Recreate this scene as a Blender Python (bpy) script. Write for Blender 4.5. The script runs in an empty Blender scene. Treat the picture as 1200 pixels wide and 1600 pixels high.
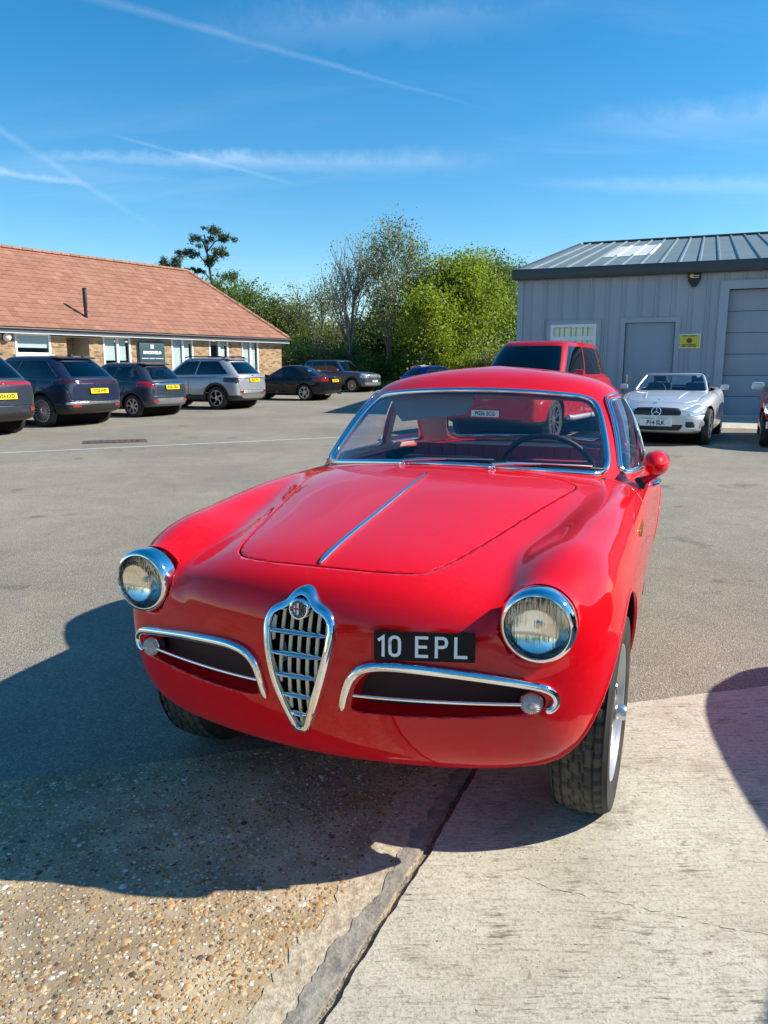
import bpy, bmesh, math, random
import numpy as np
from mathutils import Vector, Matrix
from mathutils.bvhtree import BVHTree

# ------------------------------------------------------------------ camera, sky, sun, exposure
S = bpy.context.scene
C = S.collection
random.seed(7)
rng = np.random.default_rng(7)

F_PX, PITCH, CAM_H = 1200.0, 0.1856, 1.315        # focal length in pixels of the 1200x1600 photo
SUN_AZ, SUN_EL = math.radians(90.5), math.radians(36.5)   # azimuth to the right of the view direction

cam = bpy.data.cameras.new('camera')
cam.sensor_fit = 'VERTICAL'
cam.sensor_height = 36.0
cam.lens = 36.0 * F_PX / 1600.0
cam.clip_start = 0.05
cam.clip_end = 3000.0
cam_ob = bpy.data.objects.new('camera', cam)
cam_ob.location = (0, 0, CAM_H)
cam_ob.rotation_euler = (math.pi / 2 - PITCH, 0, 0)
C.objects.link(cam_ob)
S.camera = cam_ob

S.view_settings.view_transform = 'Standard'
S.view_settings.look = 'None'
S.view_settings.exposure = 0.58
S.view_settings.gamma = 1.0

sun = bpy.data.lights.new('sun', 'SUN')
sun.energy = 5.0
sun.angle = math.radians(0.53)
sun.color = (1.0, 0.93, 0.82)
sun_ob = bpy.data.objects.new('sun', sun)
sun_dir = Vector((math.sin(SUN_AZ) * math.cos(SUN_EL), math.cos(SUN_AZ) * math.cos(SUN_EL), math.sin(SUN_EL)))
sun_ob.rotation_euler = (-sun_dir).to_track_quat('-Z', 'Y').to_euler()
sun_ob.location = sun_dir * 60
C.objects.link(sun_ob)

W = bpy.data.worlds.new('World')
S.world = W
W.use_nodes = True
wn, wl = W.node_tree.nodes, W.node_tree.links
wn.clear()
def wnode(t, **kw):
    n = wn.new(t)
    for k, v in kw.items():
        setattr(n, k, v)
    return n
def wmath(op, a, b=None, c=None):
    n = wn.new('ShaderNodeMath'); n.operation = op
    for i, q in enumerate((a, b, c)):
        if q is None: continue
        if isinstance(q, (int, float)): n.inputs[i].default_value = q
        else: wl.new(q, n.inputs[i])
    return n.outputs[0]
sky = wnode('ShaderNodeTexSky', sky_type='NISHITA')
sky.sun_disc = False
sky.sun_elevation = SUN_EL
sky.sun_rotation = SUN_AZ
sky.altitude = 50
sky.air_density = 1.0
sky.dust_density = 0.08
sky.ozone_density = 3.0
hsv = wnode('ShaderNodeHueSaturation')
hsv.inputs['Saturation'].default_value = 1.38
hsv.inputs['Hue'].default_value = 0.492
wl.new(sky.outputs[0], hsv.inputs['Color'])
tc = wnode('ShaderNodeTexCoord')
sep = wnode('ShaderNodeSeparateXYZ')
wl.new(tc.outputs['Generated'], sep.inputs[0])
dx, dy, dz = sep.outputs
zc = wmath('MAXIMUM', dz, 0.03)
px = wmath('DIVIDE', dx, zc)          # where the view ray meets a flat cloud layer
py = wmath('DIVIDE', dy, zc)
comb = wnode('ShaderNodeCombineXYZ')
wl.new(px, comb.inputs[0]); wl.new(py, comb.inputs[1])
mp = wnode('ShaderNodeMapping')
mp.inputs['Rotation'].default_value = (0, 0, 0.35)
mp.inputs['Scale'].default_value = (0.32, 0.95, 1)
wl.new(comb.outputs[0], mp.inputs[0])
nz = wnode('ShaderNodeTexNoise')
nz.inputs['Scale'].default_value = 0.9; nz.inputs['Detail'].default_value = 7; nz.inputs['Roughness'].default_value = 0.6
nz.inputs['Distortion'].default_value = 0.6
wl.new(mp.outputs[0], nz.inputs['Vector'])
cr = wnode('ShaderNodeMapRange', interpolation_type='SMOOTHSTEP')
cr.inputs['From Min'].default_value = 0.50; cr.inputs['From Max'].default_value = 0.92
cr.inputs['To Max'].default_value = 0.15
wl.new(nz.outputs['Fac'], cr.inputs['Value'])
cloud = cr.outputs[0]
fine = wnode('ShaderNodeTexNoise')
fine.inputs['Scale'].default_value = 26; fine.inputs['Detail'].default_value = 6; fine.inputs['Roughness'].default_value = 0.65
wl.new(tc.outputs['Generated'], fine.inputs['Vector'])
fin = wmath('SUBTRACT', fine.outputs['Fac'], 0.5)
def ray(x, y):                        # direction of a photo pixel
    v = Vector(((x - 600) / F_PX, 1, -(y - 800) / F_PX))
    return (Matrix.Rotation(-PITCH, 3, 'X') @ v).normalized()
def contrail(p0, p1, w0, w1, amp, rough, fade0=0.03, fade1=0.10):
    """an aircraft trail: a band round the great circle through two directions"""
    a, b = ray(*p0), ray(*p1)
    n = a.cross(b).normalized(); t = (b - a * a.dot(b)).normalized()
    ln = math.acos(a.dot(b))
    def dot(v):
        q = wnode('ShaderNodeVectorMath', operation='DOT_PRODUCT')
        wl.new(tc.outputs['Generated'], q.inputs[0]); q.inputs[1].default_value = v
        return q.outputs['Value']
    s = wmath('ARCTAN2', dot(t), dot(a))
    d = wmath('MULTIPLY_ADD', fin, rough, dot(n))
    d = wmath('ABSOLUTE', d)
    k = wmath('DIVIDE', s, ln)
    wd = wmath('MULTIPLY_ADD', k, w1 - w0, w0)
    g = wmath('MAXIMUM', wmath('SUBTRACT', 1.0, wmath('DIVIDE', d, wmath('MAXIMUM', wd, 1e-4))), 0.0)
    def ramp(v, lo, hi):
        r = wnode('ShaderNodeMapRange', interpolation_type='SMOOTHSTEP')
        r.inputs['From Min'].default_value = lo; r.inputs['From Max'].default_value = hi
        wl.new(v, r.inputs['Value']); return r.outputs[0]
    e = wmath('MULTIPLY', ramp(k, -fade0, fade0), wmath('SUBTRACT', 1.0, ramp(k, 1 - fade1, 1 + fade1)))
    tex = wmath('MULTIPLY_ADD', fin, 2.2, 0.9)
    return wmath('MAXIMUM', wmath('MULTIPLY', wmath('MULTIPLY', wmath('MULTIPLY', g, e), tex), amp), 0.0)
trails = [
    contrail((90, -20), (680, 148), 0.007, 0.0025, 0.075, 0.006, 0.05, 0.25),
    contrail((-60, 165), (200, 330), 0.006, 0.005, 0.09, 0.010, 0.05, 0.35),
    contrail((60, 243), (390, 248), 0.007, 0.009, 0.15, 0.028, 0.20, 0.25),
    contrail((190, 215), (440, 282), 0.003, 0.003, 0.09, 0.003, 0.1, 0.15),
    contrail((300, 252), (700, 252), 0.012, 0.018, 0.16, 0.02, 0.3, 0.4),
    contrail((900, 290), (1300, 287), 0.010, 0.014, 0.10, 0.02, 0.3, 0.2),
    contrail((960, 192), (1300, 176), 0.02, 0.03, 0.11, 0.03, 0.4, 0.2),
    contrail((380, 45), (800, 20), 0.03, 0.03, 0.08, 0.05, 0.3, 0.4),
    contrail((-40, 262), (120, 284), 0.006, 0.004, 0.26, 0.01, 0.1, 0.3),
]
tot = cloud
for t in trails:
    tot = wmath('ADD', tot, t)
tot = wmath('MINIMUM', tot, 0.8)
up = wnode('ShaderNodeMapRange', interpolation_type='SMOOTHSTEP')
up.inputs['From Min'].default_value = 0.0; up.inputs['From Max'].default_value = 0.12
wl.new(dz, up.inputs['Value'])
tot = wmath('MULTIPLY', tot, up.outputs[0])
mixc = wnode('ShaderNodeMixRGB')
mixc.inputs[2].default_value = (7.0, 7.6, 8.4, 1)
wl.new(tot, mixc.inputs[0]); wl.new(hsv.outputs[0], mixc.inputs[1])
bg = wnode('ShaderNodeBackground')
bg.inputs['Strength'].default_value = 0.118
wl.new(mixc.outputs[0], bg.inputs['Color'])
wo = wnode('ShaderNodeOutputWorld')
wl.new(bg.outputs[0], wo.inputs['Surface'])

# ------------------------------------------------------------------ helpers
def gp(x, y, z=0.0):
    """photo pixel to the point where its ray meets the level z"""
    d = ray(x, y); t = (z - CAM_H) / d.z
    return Vector((d.x * t, d.y * t, z))

MATS = {}
def material(name, color=(.5, .5, .5), rough=.5, metal=0.0, coat=0.0, spec=.5, emit=None):
    m = bpy.data.materials.new(name); m.use_nodes = True
    b = m.node_tree.nodes['Principled BSDF']
    b.inputs['Base Color'].default_value = (*color, 1)
    b.inputs['Roughness'].default_value = rough
    b.inputs['Metallic'].default_value = metal
    b.inputs['Coat Weight'].default_value = coat
    b.inputs['Coat Roughness'].default_value = .03
    b.inputs['Specular IOR Level'].default_value = spec
    MATS[name] = m
    return m

class NT:
    """a small wrapper to write node graphs"""
    def __init__(self, m):
        self.t = m.node_tree; self.n = m.node_tree.nodes; self.l = m.node_tree.links
        self.b = self.n.get('Principled BSDF')
    def node(self, typ, ins=None, **kw):
        n = self.n.new(typ)
        for k, v in kw.items(): setattr(n, k, v)
        for k, v in (ins or {}).items(): self.put(n.inputs[k], v)
        return n
    def put(self, sock, v):
        if hasattr(v, 'is_output') or isinstance(v, bpy.types.NodeSocket): self.l.new(v, sock)
        else:
            sock.default_value = v
    def math(self, op, a, b=0.0, c=0.0):
        n = self.node('ShaderNodeMath', operation=op)
        for i, q in enumerate((a, b, c)): self.put(n.inputs[i], q)
        return n.outputs[0]
    def obj(self):
        return self.node('ShaderNodeTexCoord').outputs['Object']
    def mapping(self, v, scale=(1, 1, 1), rot=(0, 0, 0), loc=(0, 0, 0)):
        return self.node('ShaderNodeMapping', {'Vector': v, 'Scale': scale, 'Rotation': rot, 'Location': loc}).outputs[0]
    def noise(self, v, scale, detail=4, rough=.55, dist=0.0):
        return self.node('ShaderNodeTexNoise', {'Vector': v, 'Scale': scale, 'Detail': detail, 'Roughness': rough, 'Distortion': dist}).outputs['Fac']
    def ramp(self, v, stops):
        n = self.node('ShaderNodeValToRGB')
        e = n.color_ramp.elements
        while len(e) > 1: e.remove(e[-1])
        e[0].position = stops[0][0]; e[0].color = (*stops[0][1], 1)
        for p, c in stops[1:]:
            q = e.new(p); q.color = (*c, 1)
        self.put(n.inputs[0], v)
        return n.outputs[0]
    def rng(self, v, a, b, c=0.0, d=1.0, smooth=True):
        n = self.node('ShaderNodeMapRange', {'Value': v, 'From Min': a, 'From Max': b, 'To Min': c, 'To Max': d})
        if smooth: n.interpolation_type = 'SMOOTHSTEP'
        return n.outputs[0]
    def mix(self, f, a, b, mode='MIX'):
        n = self.node('ShaderNodeMixRGB', blend_type=mode)
        self.put(n.inputs[0], f)
        for i, q in ((1, a), (2, b)):
            self.put(n.inputs[i], (*q, 1) if isinstance(q, tuple) and len(q) == 3 else q)
        return n.outputs[0]
    def bump(self, h, strength=.3, dist=.01, normal=None):
        n = self.node('ShaderNodeBump', {'Height': h, 'Strength': strength, 'Distance': dist})
        if normal is not None: self.l.new(normal, n.inputs['Normal'])
        return n.outputs[0]
    def island(self):
        return self.node('ShaderNodeNewGeometry').outputs['Random Per Island']
    def objrand(self):
        return self.node('ShaderNodeObjectInfo').outputs['Random']

def mat(m):
    return MATS[m] if isinstance(m, str) else m

def link(me, name, m, parent=None, smooth=False, angle=35):
    ob = bpy.data.objects.new(name, me)
    if m is not None and not me.materials:
        me.materials.append(mat(m))
    C.objects.link(ob)
    if parent is not None: ob.parent = parent
    if smooth:
        me.shade_smooth()
        if angle: me.set_sharp_from_angle(angle=math.radians(angle))
    return ob

def pydata(name, verts, faces, m, parent=None, smooth=False, angle=35):
    me = bpy.data.meshes.new(name)
    me.from_pydata([tuple(v) for v in verts], [], [tuple(f) for f in faces])
    me.update()
    return link(me, name, m, parent, smooth, angle)

def bm_obj(name, bm, m, parent=None, smooth=False, angle=35, recalc=True):
    if recalc: bmesh.ops.recalc_face_normals(bm, faces=bm.faces)
    me = bpy.data.meshes.new(name); bm.to_mesh(me); bm.free()
    return link(me, name, m, parent, smooth, angle)

def thing(name, label, cat, loc=(0, 0, 0), rz=0.0, group=None):
    o = bpy.data.objects.new(name, None)
    o.location = loc; o.rotation_euler = (0, 0, rz); o.empty_display_size = .2
    C.objects.link(o)
    return tag(o, label, cat, group)
def tag(o, label, cat, group=None):
    o['label'] = label; o['category'] = cat
    if group: o['group'] = group
    return o
def struct(o):
    o['kind'] = 'structure'; return o
def stuff(o):
    o['kind'] = 'stuff'; return o
def copy_tree(o, parent=None):
    c = o.copy(); C.objects.link(c); c.parent = parent
    for ch in list(o.children): copy_tree(ch, c)
    return c

def add_box(bm, c, s, M=None, bevel=0.0):
    g = bmesh.ops.create_cube(bm, size=1.0)
    vs = g['verts']
    for v in vs: v.co = Vector((v.co.x * s[0], v.co.y * s[1], v.co.z * s[2]))
    if bevel > 0:
        es = {e for v in vs for e in v.link_edges}
        r = bmesh.ops.bevel(bm, geom=list(es), offset=bevel, segments=2, profile=.6, affect='EDGES')
        vs = list({v for f in r['faces'] for v in f.verts} | {v for v in vs if v.is_valid})
    for v in vs:
        if M is not None: v.co = M @ v.co
        v.co += Vector(c)
    return vs
def box(name, c, s, m, parent=None, M=None, bevel=0.0):
    bm = bmesh.new(); add_box(bm, c, s, M, bevel)
    return bm_obj(name, bm, m, parent, smooth=bevel > 0)

def add_tube(bm, path, rad, seg=8, closed=False, flat=1.0, up=None, cap=True):
    """sweep a circle (radius number or list; flat squashes it along the second axis)"""
    P = [Vector(p) for p in path]; n = len(P)
    R = list(rad) if hasattr(rad, '__len__') else [rad] * n
    rings = []; prev = None
    for i in range(n):
        a = P[(i - 1) % n] if (closed or i > 0) else P[i]
        b = P[(i + 1) % n] if (closed or i < n - 1) else P[i]
        t = (b - a).normalized()
        if up is not None:
            u = Vector(up)
        elif prev is not None:
            u = prev
        else:
            u = Vector((0, 0, 1)) if abs(t.z) < .9 else Vector((1, 0, 0))
        s = t.cross(u)
        if s.length < 1e-6: s = t.cross(Vector((0.3, 0.5, 0.8)))
        s.normalize(); u = s.cross(t).normalized(); prev = u
        rings.append([bm.verts.new(P[i] + (s * math.cos(q) + u * math.sin(q) * flat) * R[i])
                      for q in (2 * math.pi * k / seg for k in range(seg))])
    for i in range(n if closed else n - 1):
        A, B = rings[i], rings[(i + 1) % n]
        for k in range(seg):
            bm.faces.new((A[k], A[(k + 1) % seg], B[(k + 1) % seg], B[k]))
    if not closed and cap:
        bm.faces.new(rings[0][::-1]); bm.faces.new(rings[-1])
def tube(name, path, rad, m, parent=None, seg=8, closed=False, flat=1.0, up=None):
    bm = bmesh.new(); add_tube(bm, path, rad, seg, closed, flat, up)
    return bm_obj(name, bm, m, parent, smooth=True, angle=50)

def add_lathe(bm, prof, M, seg=32, closed=False):
    """prof: (radius, height) pairs; the axis is local z, M places it"""
    rings = []
    for r, h in prof:
        if r < 1e-6:
            rings.append([bm.verts.new(M @ Vector((0, 0, h)))])
        else:
            rings.append([bm.verts.new(M @ Vector((r * math.cos(a), r * math.sin(a), h)))
                          for a in (2 * math.pi * k / seg for k in range(seg))])
    m = len(rings)
    for i in range(m if closed else m - 1):
        A, B = rings[i], rings[(i + 1) % m]
        for k in range(seg):
            k2 = (k + 1) % seg
            if len(A) == 1 and len(B) == 1: continue
            if len(A) == 1: bm.faces.new((A[0], B[k], B[k2]))
            elif len(B) == 1: bm.faces.new((A[k], A[k2], B[0]))
            else: bm.faces.new((A[k], A[k2], B[k2], B[k]))
def lathe(name, prof, M, m, parent=None, seg=32, closed=False, angle=35):
    bm = bmesh.new(); add_lathe(bm, prof, M, seg, closed)
    return bm_obj(name, bm, m, parent, smooth=True, angle=angle)
def axis_to(loc, d):
    """matrix taking local z to direction d"""
    return Matrix.Translation(Vector(loc)) @ Vector(d).to_track_quat('Z', 'Y').to_matrix().to_4x4()

def add_prism(bm, pts, d):
    """polygon of 3-D points pushed along the vector d"""
    A = [bm.verts.new(Vector(p)) for p in pts]; B = [bm.verts.new(Vector(p) + Vector(d)) for p in pts]
    n = len(pts)
    bm.faces.new(A[::-1]); bm.faces.new(B)
    for i in range(n): bm.faces.new((A[i], A[(i + 1) % n], B[(i + 1) % n], B[i]))
def prism(name, pts, d, m, parent=None):
    bm = bmesh.new(); add_prism(bm, pts, d)
    return bm_obj(name, bm, m, parent)

def text(name, body, size, m, parent, M, depth=.002, align='CENTER', bold=0.0, sx=1.0, spacing=1.0):
    cu = bpy.data.curves.new(name, 'FONT')
    cu.body = body; cu.size = size; cu.align_x = align; cu.align_y = 'CENTER'; cu.extrude = depth
    cu.offset = bold; cu.space_character = spacing; cu.resolution_u = 3
    tmp = bpy.data.objects.new(name, cu)
    C.objects.link(tmp)
    dg = bpy.context.evaluated_depsgraph_get(); dg.update()
    me = bpy.data.meshes.new_from_object(tmp.evaluated_get(dg))
    bpy.data.objects.remove(tmp); bpy.data.curves.remove(cu)
    me.transform(Matrix.Diagonal((sx, 1, 1, 1)))
    me.materials.clear()
    ob = link(me, name, m, parent)
    ob.matrix_local = M
    return ob

# --- smooth surfaces from a control net
def bs_w(t, n):
    i = np.minimum(np.floor(t).astype(int), n - 2); f = t - i
    w = np.stack([(1 - f) ** 3, 3 * f ** 3 - 6 * f ** 2 + 4, -3 * f ** 3 + 3 * f ** 2 + 3 * f + 1, f ** 3], 1) / 6
    M = np.zeros((len(t), n + 2))
    for j in range(4): M[np.arange(len(t)), i + j] += w[:, j]
    return M
MIR = np.array([-1., 1., 1.])
def loft(net, tu, tv, pole0=True, pole1=True):
    """net[station][line][xyz] of one half (x >= 0); cubic B-spline, mirrored over x = 0"""
    N = np.array(net, float)
    def polex(P0, P1):
        q = 2 * P0 - P1; q[:, 1] = P1[:, 1]; return q
    a = polex(N[0], N[1]) if pole0 else 2 * N[0] - N[1]
    b = polex(N[-1], N[-2]) if pole1 else 2 * N[-1] - N[-2]
    N = np.concatenate([a[None], N, b[None]], 0)
    N = np.concatenate([N[:, 1:2] * MIR, N, N[:, -2:-1] * MIR], 1)
    U = bs_w(np.asarray(tu, float), N.shape[0] - 2); V = bs_w(np.asarray(tv, float), N.shape[1] - 2)
    return np.einsum('ai,ijk,bj->abk', U, N, V)
def shell_bm(G, tu, tv, merge=True):
    """bmesh of the whole (both halves) closed tube; vertex layers pu, pv keep the parameters"""
    nu, nv, _ = G.shape
    L = np.concatenate([G, G[:, -2:0:-1] * MIR], 1)
    pv = np.concatenate([tv, tv[-2:0:-1]])
    R = L.shape[1]
    bm = bmesh.new()
    lu = bm.verts.layers.float.new('pu'); lv = bm.verts.layers.float.new('pv'); bm.faces.layers.int.new('part')
    vs = []
    for i in range(nu):
        row = []
        for j in range(R):
            v = bm.verts.new(L[i, j]); v[lu] = tu[i]; v[lv] = pv[j]; row.append(v)
        vs.append(row)
    for i in range(nu - 1):
        for j in range(R):
            bm.faces.new((vs[i][j], vs[i][(j + 1) % R], vs[i + 1][(j + 1) % R], vs[i + 1][j]))
    if merge:
        bmesh.ops.remove_doubles(bm, verts=bm.verts, dist=2e-5)
        dead = [f for f in bm.faces if len(set(f.verts)) < 3 or f.calc_area() < 1e-12]
        bmesh.ops.delete(bm, geom=dead, context='FACES_ONLY')
    bmesh.ops.recalc_face_normals(bm, faces=bm.faces)
    return bm
def coords(bm):
    bm.verts.ensure_lookup_table(); bm.verts.index_update()
    return np.array([v.co[:] for v in bm.verts])
def params(bm):
    lu = bm.verts.layers.float['pu']; lv = bm.verts.layers.float['pv']
    bm.verts.ensure_lookup_table()
    return np.array([(v[lu], v[lv]) for v in bm.verts])
def cut(bm, fn, part=None, only=None, use_params=False):
    """split the faces along the zero line of fn(points); faces on the negative side get the part number"""
    P = coords(bm)
    val = fn(P, params(bm)) if use_params else fn(P)
    val = np.where(np.abs(val) < 1.5e-4, 0.0, val)
    vals = dict(zip(bm.verts, val.tolist()))
    lu = bm.verts.layers.float['pu']; lv = bm.verts.layers.float['pv']; lp = bm.faces.layers.int['part']
    todo = [e for e in bm.edges if vals[e.verts[0]] * vals[e.verts[1]] < 0]
    hit = set()
    for e in todo:
        a, b = e.verts; va, vb = vals[a], vals[b]
        t = va / (va - vb)
        hit.update(e.link_faces)
        ua, ub, wa, wb = a[lu], b[lu], a[lv], b[lv]
        _, nv = bmesh.utils.edge_split(e, a, t)
        nv[lu] = ua + (ub - ua) * t; nv[lv] = wa + (wb - wa) * t
        vals[nv] = 0.0
    def divide(f, depth=0):
        """split a straddling face along zero corners until each piece lies on one side"""
        vs = list(f.verts); sg = [vals[v] for v in vs]
        if not (min(sg) < 0 < max(sg)) or depth > 6: return
        n = len(vs); z = [k for k in range(n) if sg[k] == 0.0]
        for a in z:
            for st in range(2, n - 1):
                b = (a + st) % n
                if sg[b] != 0.0: continue
                mid = [sg[(a + k) % n] for k in range(1, st)]
                if all(q > 0 for q in mid) or all(q < 0 for q in mid):
                    try: nf, _ = bmesh.utils.face_split(f, vs[a], vs[b])
                    except ValueError: continue
                    if f.is_valid: divide(f, depth + 1)
                    if nf is not None and nf.is_valid: divide(nf, depth + 1)
                    return
    for f in list(bm.faces):
        divide(f)
    if part is not None:
        for f in bm.faces:
            if sum(vals[v] for v in f.verts) < 0 and (only is None or f[lp] in only):
                f[lp] = part
def take(bm, parts, name, m, parent, thick=0.0, inner=None, smooth=True, keep=None):
    """make an object from the faces of the given part numbers"""
    lp = bm.faces.layers.int['part']
    nb = bmesh.new(); mp_ = {}
    for f in bm.faces:
        if f[lp] in parts and (keep is None or keep(f.calc_center_median())):
            vs = []
            for v in f.verts:
                if v not in mp_: mp_[v] = nb.verts.new(v.co)
                vs.append(mp_[v])
            nb.faces.new(vs)
    me = bpy.data.meshes.new(name); nb.normal_update(); nb.to_mesh(me); nb.free()
    ob = link(me, name, m, parent, smooth=smooth, angle=40)
    if inner is not None: me.materials.append(mat(inner))
    if thick:
        md = ob.modifiers.new('solid', 'SOLIDIFY'); md.thickness = thick; md.offset = -1.0
        md.use_rim = True
        if inner is not None: md.material_offset = 1
        wn_ = ob.modifiers.new('weighted', 'WEIGHTED_NORMAL'); wn_.mode = 'FACE_AREA'; wn_.weight = 80; wn_.keep_sharp = True
    return ob
def boundary_loops(ob):
    bm = bmesh.new(); bm.from_mesh(ob.data)
    es = {e for e in bm.edges if len(e.link_faces) == 1}
    loops = []
    while es:
        e = es.pop(); a, b = e.verts; chain = [a, b]
        while True:
            nx = [q for q in chain[-1].link_edges if q in es]
            if not nx: break
            es.discard(nx[0]); o = nx[0].other_vert(chain[-1])
            if o is chain[0]: break
            chain.append(o)
        loops.append([v.co.copy() for v in chain])
    bm.free()
    return loops
def resample(pts, step, closed=True, smooth=2):
    P = [Vector(p) for p in pts]
    if closed: P = P + [P[0]]
    L = [0]
    for a, b in zip(P, P[1:]): L.append(L[-1] + (b - a).length)
    n = max(4, int(L[-1] / step)); out = []; k = 0
    for i in range(n if closed else n + 1):
        d = L[-1] * i / n
        while k < len(L) - 2 and L[k + 1] < d: k += 1
        t = (d - L[k]) / max(1e-9, L[k + 1] - L[k])
        out.append(P[k].lerp(P[k + 1], t))
    for _ in range(smooth):
        m = len(out)
        out = [(out[i - 1] + out[i] * 2 + out[(i + 1) % m]) / 4 if (closed or 0 < i < m - 1) else out[i] for i in range(m)]
    return out
def poly_sdf(poly, X, Y, rad=0.0):
    """signed distance to a polygon, negative inside; rad rounds the corners"""
    p = np.array(poly, float)
    d = np.full(X.shape, 1e9); s = np.ones(X.shape)
    n = len(p); j = n - 1
    for i in range(n):
        ex, ey = p[j] - p[i]; wx, wy = X - p[i, 0], Y - p[i, 1]
        t = np.clip((wx * ex + wy * ey) / (ex * ex + ey * ey + 1e-12), 0, 1)
        d = np.minimum(d, (wx - ex * t) ** 2 + (wy - ey * t) ** 2)
        c1 = Y >= p[i, 1]; c2 = Y < p[j, 1]; c3 = ex * wy > ey * wx
        flip = (c1 & c2 & c3) | (~c1 & ~c2 & ~c3)
        s = np.where(flip, -s, s); j = i
    return s * np.sqrt(d) - rad
def rbox(X, Y, x0, x1, y0, y1, r):
    cx, cy, hx, hy = (x0 + x1) / 2, (y0 + y1) / 2, (x1 - x0) / 2, (y1 - y0) / 2
    qx = np.abs(X - cx) - hx + r; qy = np.abs(Y - cy) - hy + r
    return np.sqrt(np.maximum(qx, 0) ** 2 + np.maximum(qy, 0) ** 2) + np.minimum(np.maximum(qx, qy), 0) - r
def spline(pts, n, closed=False):
    """Catmull-Rom through the points"""
    P = [Vector(p) for p in pts]; m = len(P); out = []
    for i in range(m if closed else m - 1):
        a = P[(i - 1) % m] if (closed or i > 0) else P[0] * 2 - P[1]
        b, c = P[i], P[(i + 1) % m]
        d = P[(i + 2) % m] if (closed or i < m - 2) else c * 2 - b
        for k in range(n):
            t = k / n
            out.append(.5 * ((2 * b) + (c - a) * t + (2 * a - 5 * b + 4 * c - d) * t * t + (3 * b - a - 3 * c + d) * t ** 3))
    if not closed: out.append(P[-1].copy())
    return out
# ------------------------------------------------------------------ materials
def paint(name, col, metal=0.0, rough=.42, coat=.8):
    m = material(name, col, rough, metal, coat, spec=.5 if metal else .03)
    t = NT(m); o = t.obj()
    # faint dust: slightly rougher, paler patches
    n = t.noise(o, 3.0, 5, .6)
    t.put(t.b.inputs['Coat Roughness'], t.rng(n, .3, .8, .008, .03))
    d = t.noise(o, 60, 3, .6)
    t.put(t.b.inputs['Base Color'], t.mix(t.rng(t.math('MULTIPLY', n, d), .22, .5, 0, .02), col, (.42, .38, .33)))
    return m
paint('red_paint', (.66, .002, .008), rough=.45)
paint('red_paint_dull', (.42, .012, .018))
paint('grey_blue_paint', (.045, .055, .075), .5)
paint('navy_paint', (.010, .020, .055), .3)
paint('slate_paint', (.042, .055, .078), .5)
paint('silver_paint', (.42, .43, .45), .55)
paint('light_silver_paint', (.62, .64, .66), .45)
paint('black_paint', (.010, .010, .012), .0)
paint('steel_blue_paint', (.070, .095, .145), .5)
paint('blue_vehicle_paint', (.01, .03, .35), .0)
material('chrome', (.86, .86, .85), .05, 1.0)
material('satin_metal', (.62, .62, .62), .32, 1.0)
material('alloy', (.55, .55, .56), .28, .9)
material('alloy_dark', (.10, .10, .11), .35, .7)
material('black_plastic', (.018, .018, .019), .45)
material('grey_plastic', (.16, .17, .18), .5)
material('gap_black', (.006, .005, .005), .9, spec=.1)
material('inner_dark', (.012, .010, .010), .9, spec=.1)
material('wheel_silver', (.50, .51, .52), .38, .55)
material('cabin_black', (.012, .012, .013), .6)
material('cabin_grey', (.10, .10, .105), .8)
material('headliner', (.55, .50, .42), .9)
material('red_leather', (.33, .018, .022), .5)
material('visor_grey', (.32, .32, .31), .8)
material('white_plate', (.80, .80, .78), .35)
material('yellow_plate', (.85, .62, .0), .35)
material('plate_black', (.008, .008, .009), .5, spec=.2)
material('char_white', (.82, .83, .86), .35)
material('char_black', (.015, .015, .015), .4)
material('gold', (.75, .50, .14), .25, 1.0)
material('cream_reflection', (.72, .62, .44), .35)
material('tail_red', (.36, .008, .010), .12, coat=1.0)
material('tail_dark', (.05, .004, .006), .1, coat=1.0)
material('lamp_clear', (.70, .72, .74), .12, .6, coat=1.0)
material('white_frame', (.80, .80, .80), .4)
material('blind', (.80, .82, .82), .8)
material('lead', (.22, .24, .25), .6)
material('soil_pipe', (.015, .015, .016), .4)

def rubber():
    m = material('rubber', (.022, .021, .020), .75)
    t = NT(m); o = t.obj(); n = t.noise(o, 9, 4)
    t.put(t.b.inputs['Base Color'], t.mix(t.rng(n, .35, .7), (.016, .016, .016), (.050, .045, .038)))
    t.put(t.b.inputs['Normal'], t.bump(t.noise(o, 160, 2), .1, .002))
    m2 = material('tread_rubber', (.06, .055, .048), .85)
    t = NT(m2); o = t.obj(); n = t.noise(o, 14, 4)
    t.put(t.b.inputs['Base Color'], t.mix(t.rng(n, .35, .7), (.048, .044, .038), (.095, .085, .07)))
rubber()

def glass(name, tint, refl=1.0):
    m = bpy.data.materials.new(name); m.use_nodes = True
    t = NT(m); t.n.clear()
    tr = t.node('ShaderNodeBsdfTransparent', {'Color': (*tint, 1)})
    gl = t.node('ShaderNodeBsdfGlossy', {'Color': (1, 1, 1, 1), 'Roughness': 0.0})
    ge = t.node('ShaderNodeNewGeometry')
    dt = t.node('ShaderNodeVectorMath', {0: ge.outputs['Normal'], 1: ge.outputs['Incoming']}, operation='DOT_PRODUCT')
    c = t.math('SUBTRACT', 1.0, t.math('MINIMUM', t.math('ABSOLUTE', dt.outputs['Value']), 1.0))   # Schlick, the same from both sides
    fac = t.math('MINIMUM', t.math('MULTIPLY', t.math('MULTIPLY_ADD', t.math('POWER', c, 5.0), .94, .06), 1.3 * refl), 1.0)
    mx = t.node('ShaderNodeMixShader', {0: fac, 1: tr.outputs[0], 2: gl.outputs[0]})
    out = t.node('ShaderNodeOutputMaterial')
    t.l.new(mx.outputs[0], out.inputs[0])
    MATS[name] = m
    return m
glass('clear_glass', (.93, .95, .94))
glass('screen_glass', (.93, .89, .92), .9)
glass('car_glass', (.16, .18, .19), 1.2)
glass('tinted_glass', (.035, .04, .045), 1.2)
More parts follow.
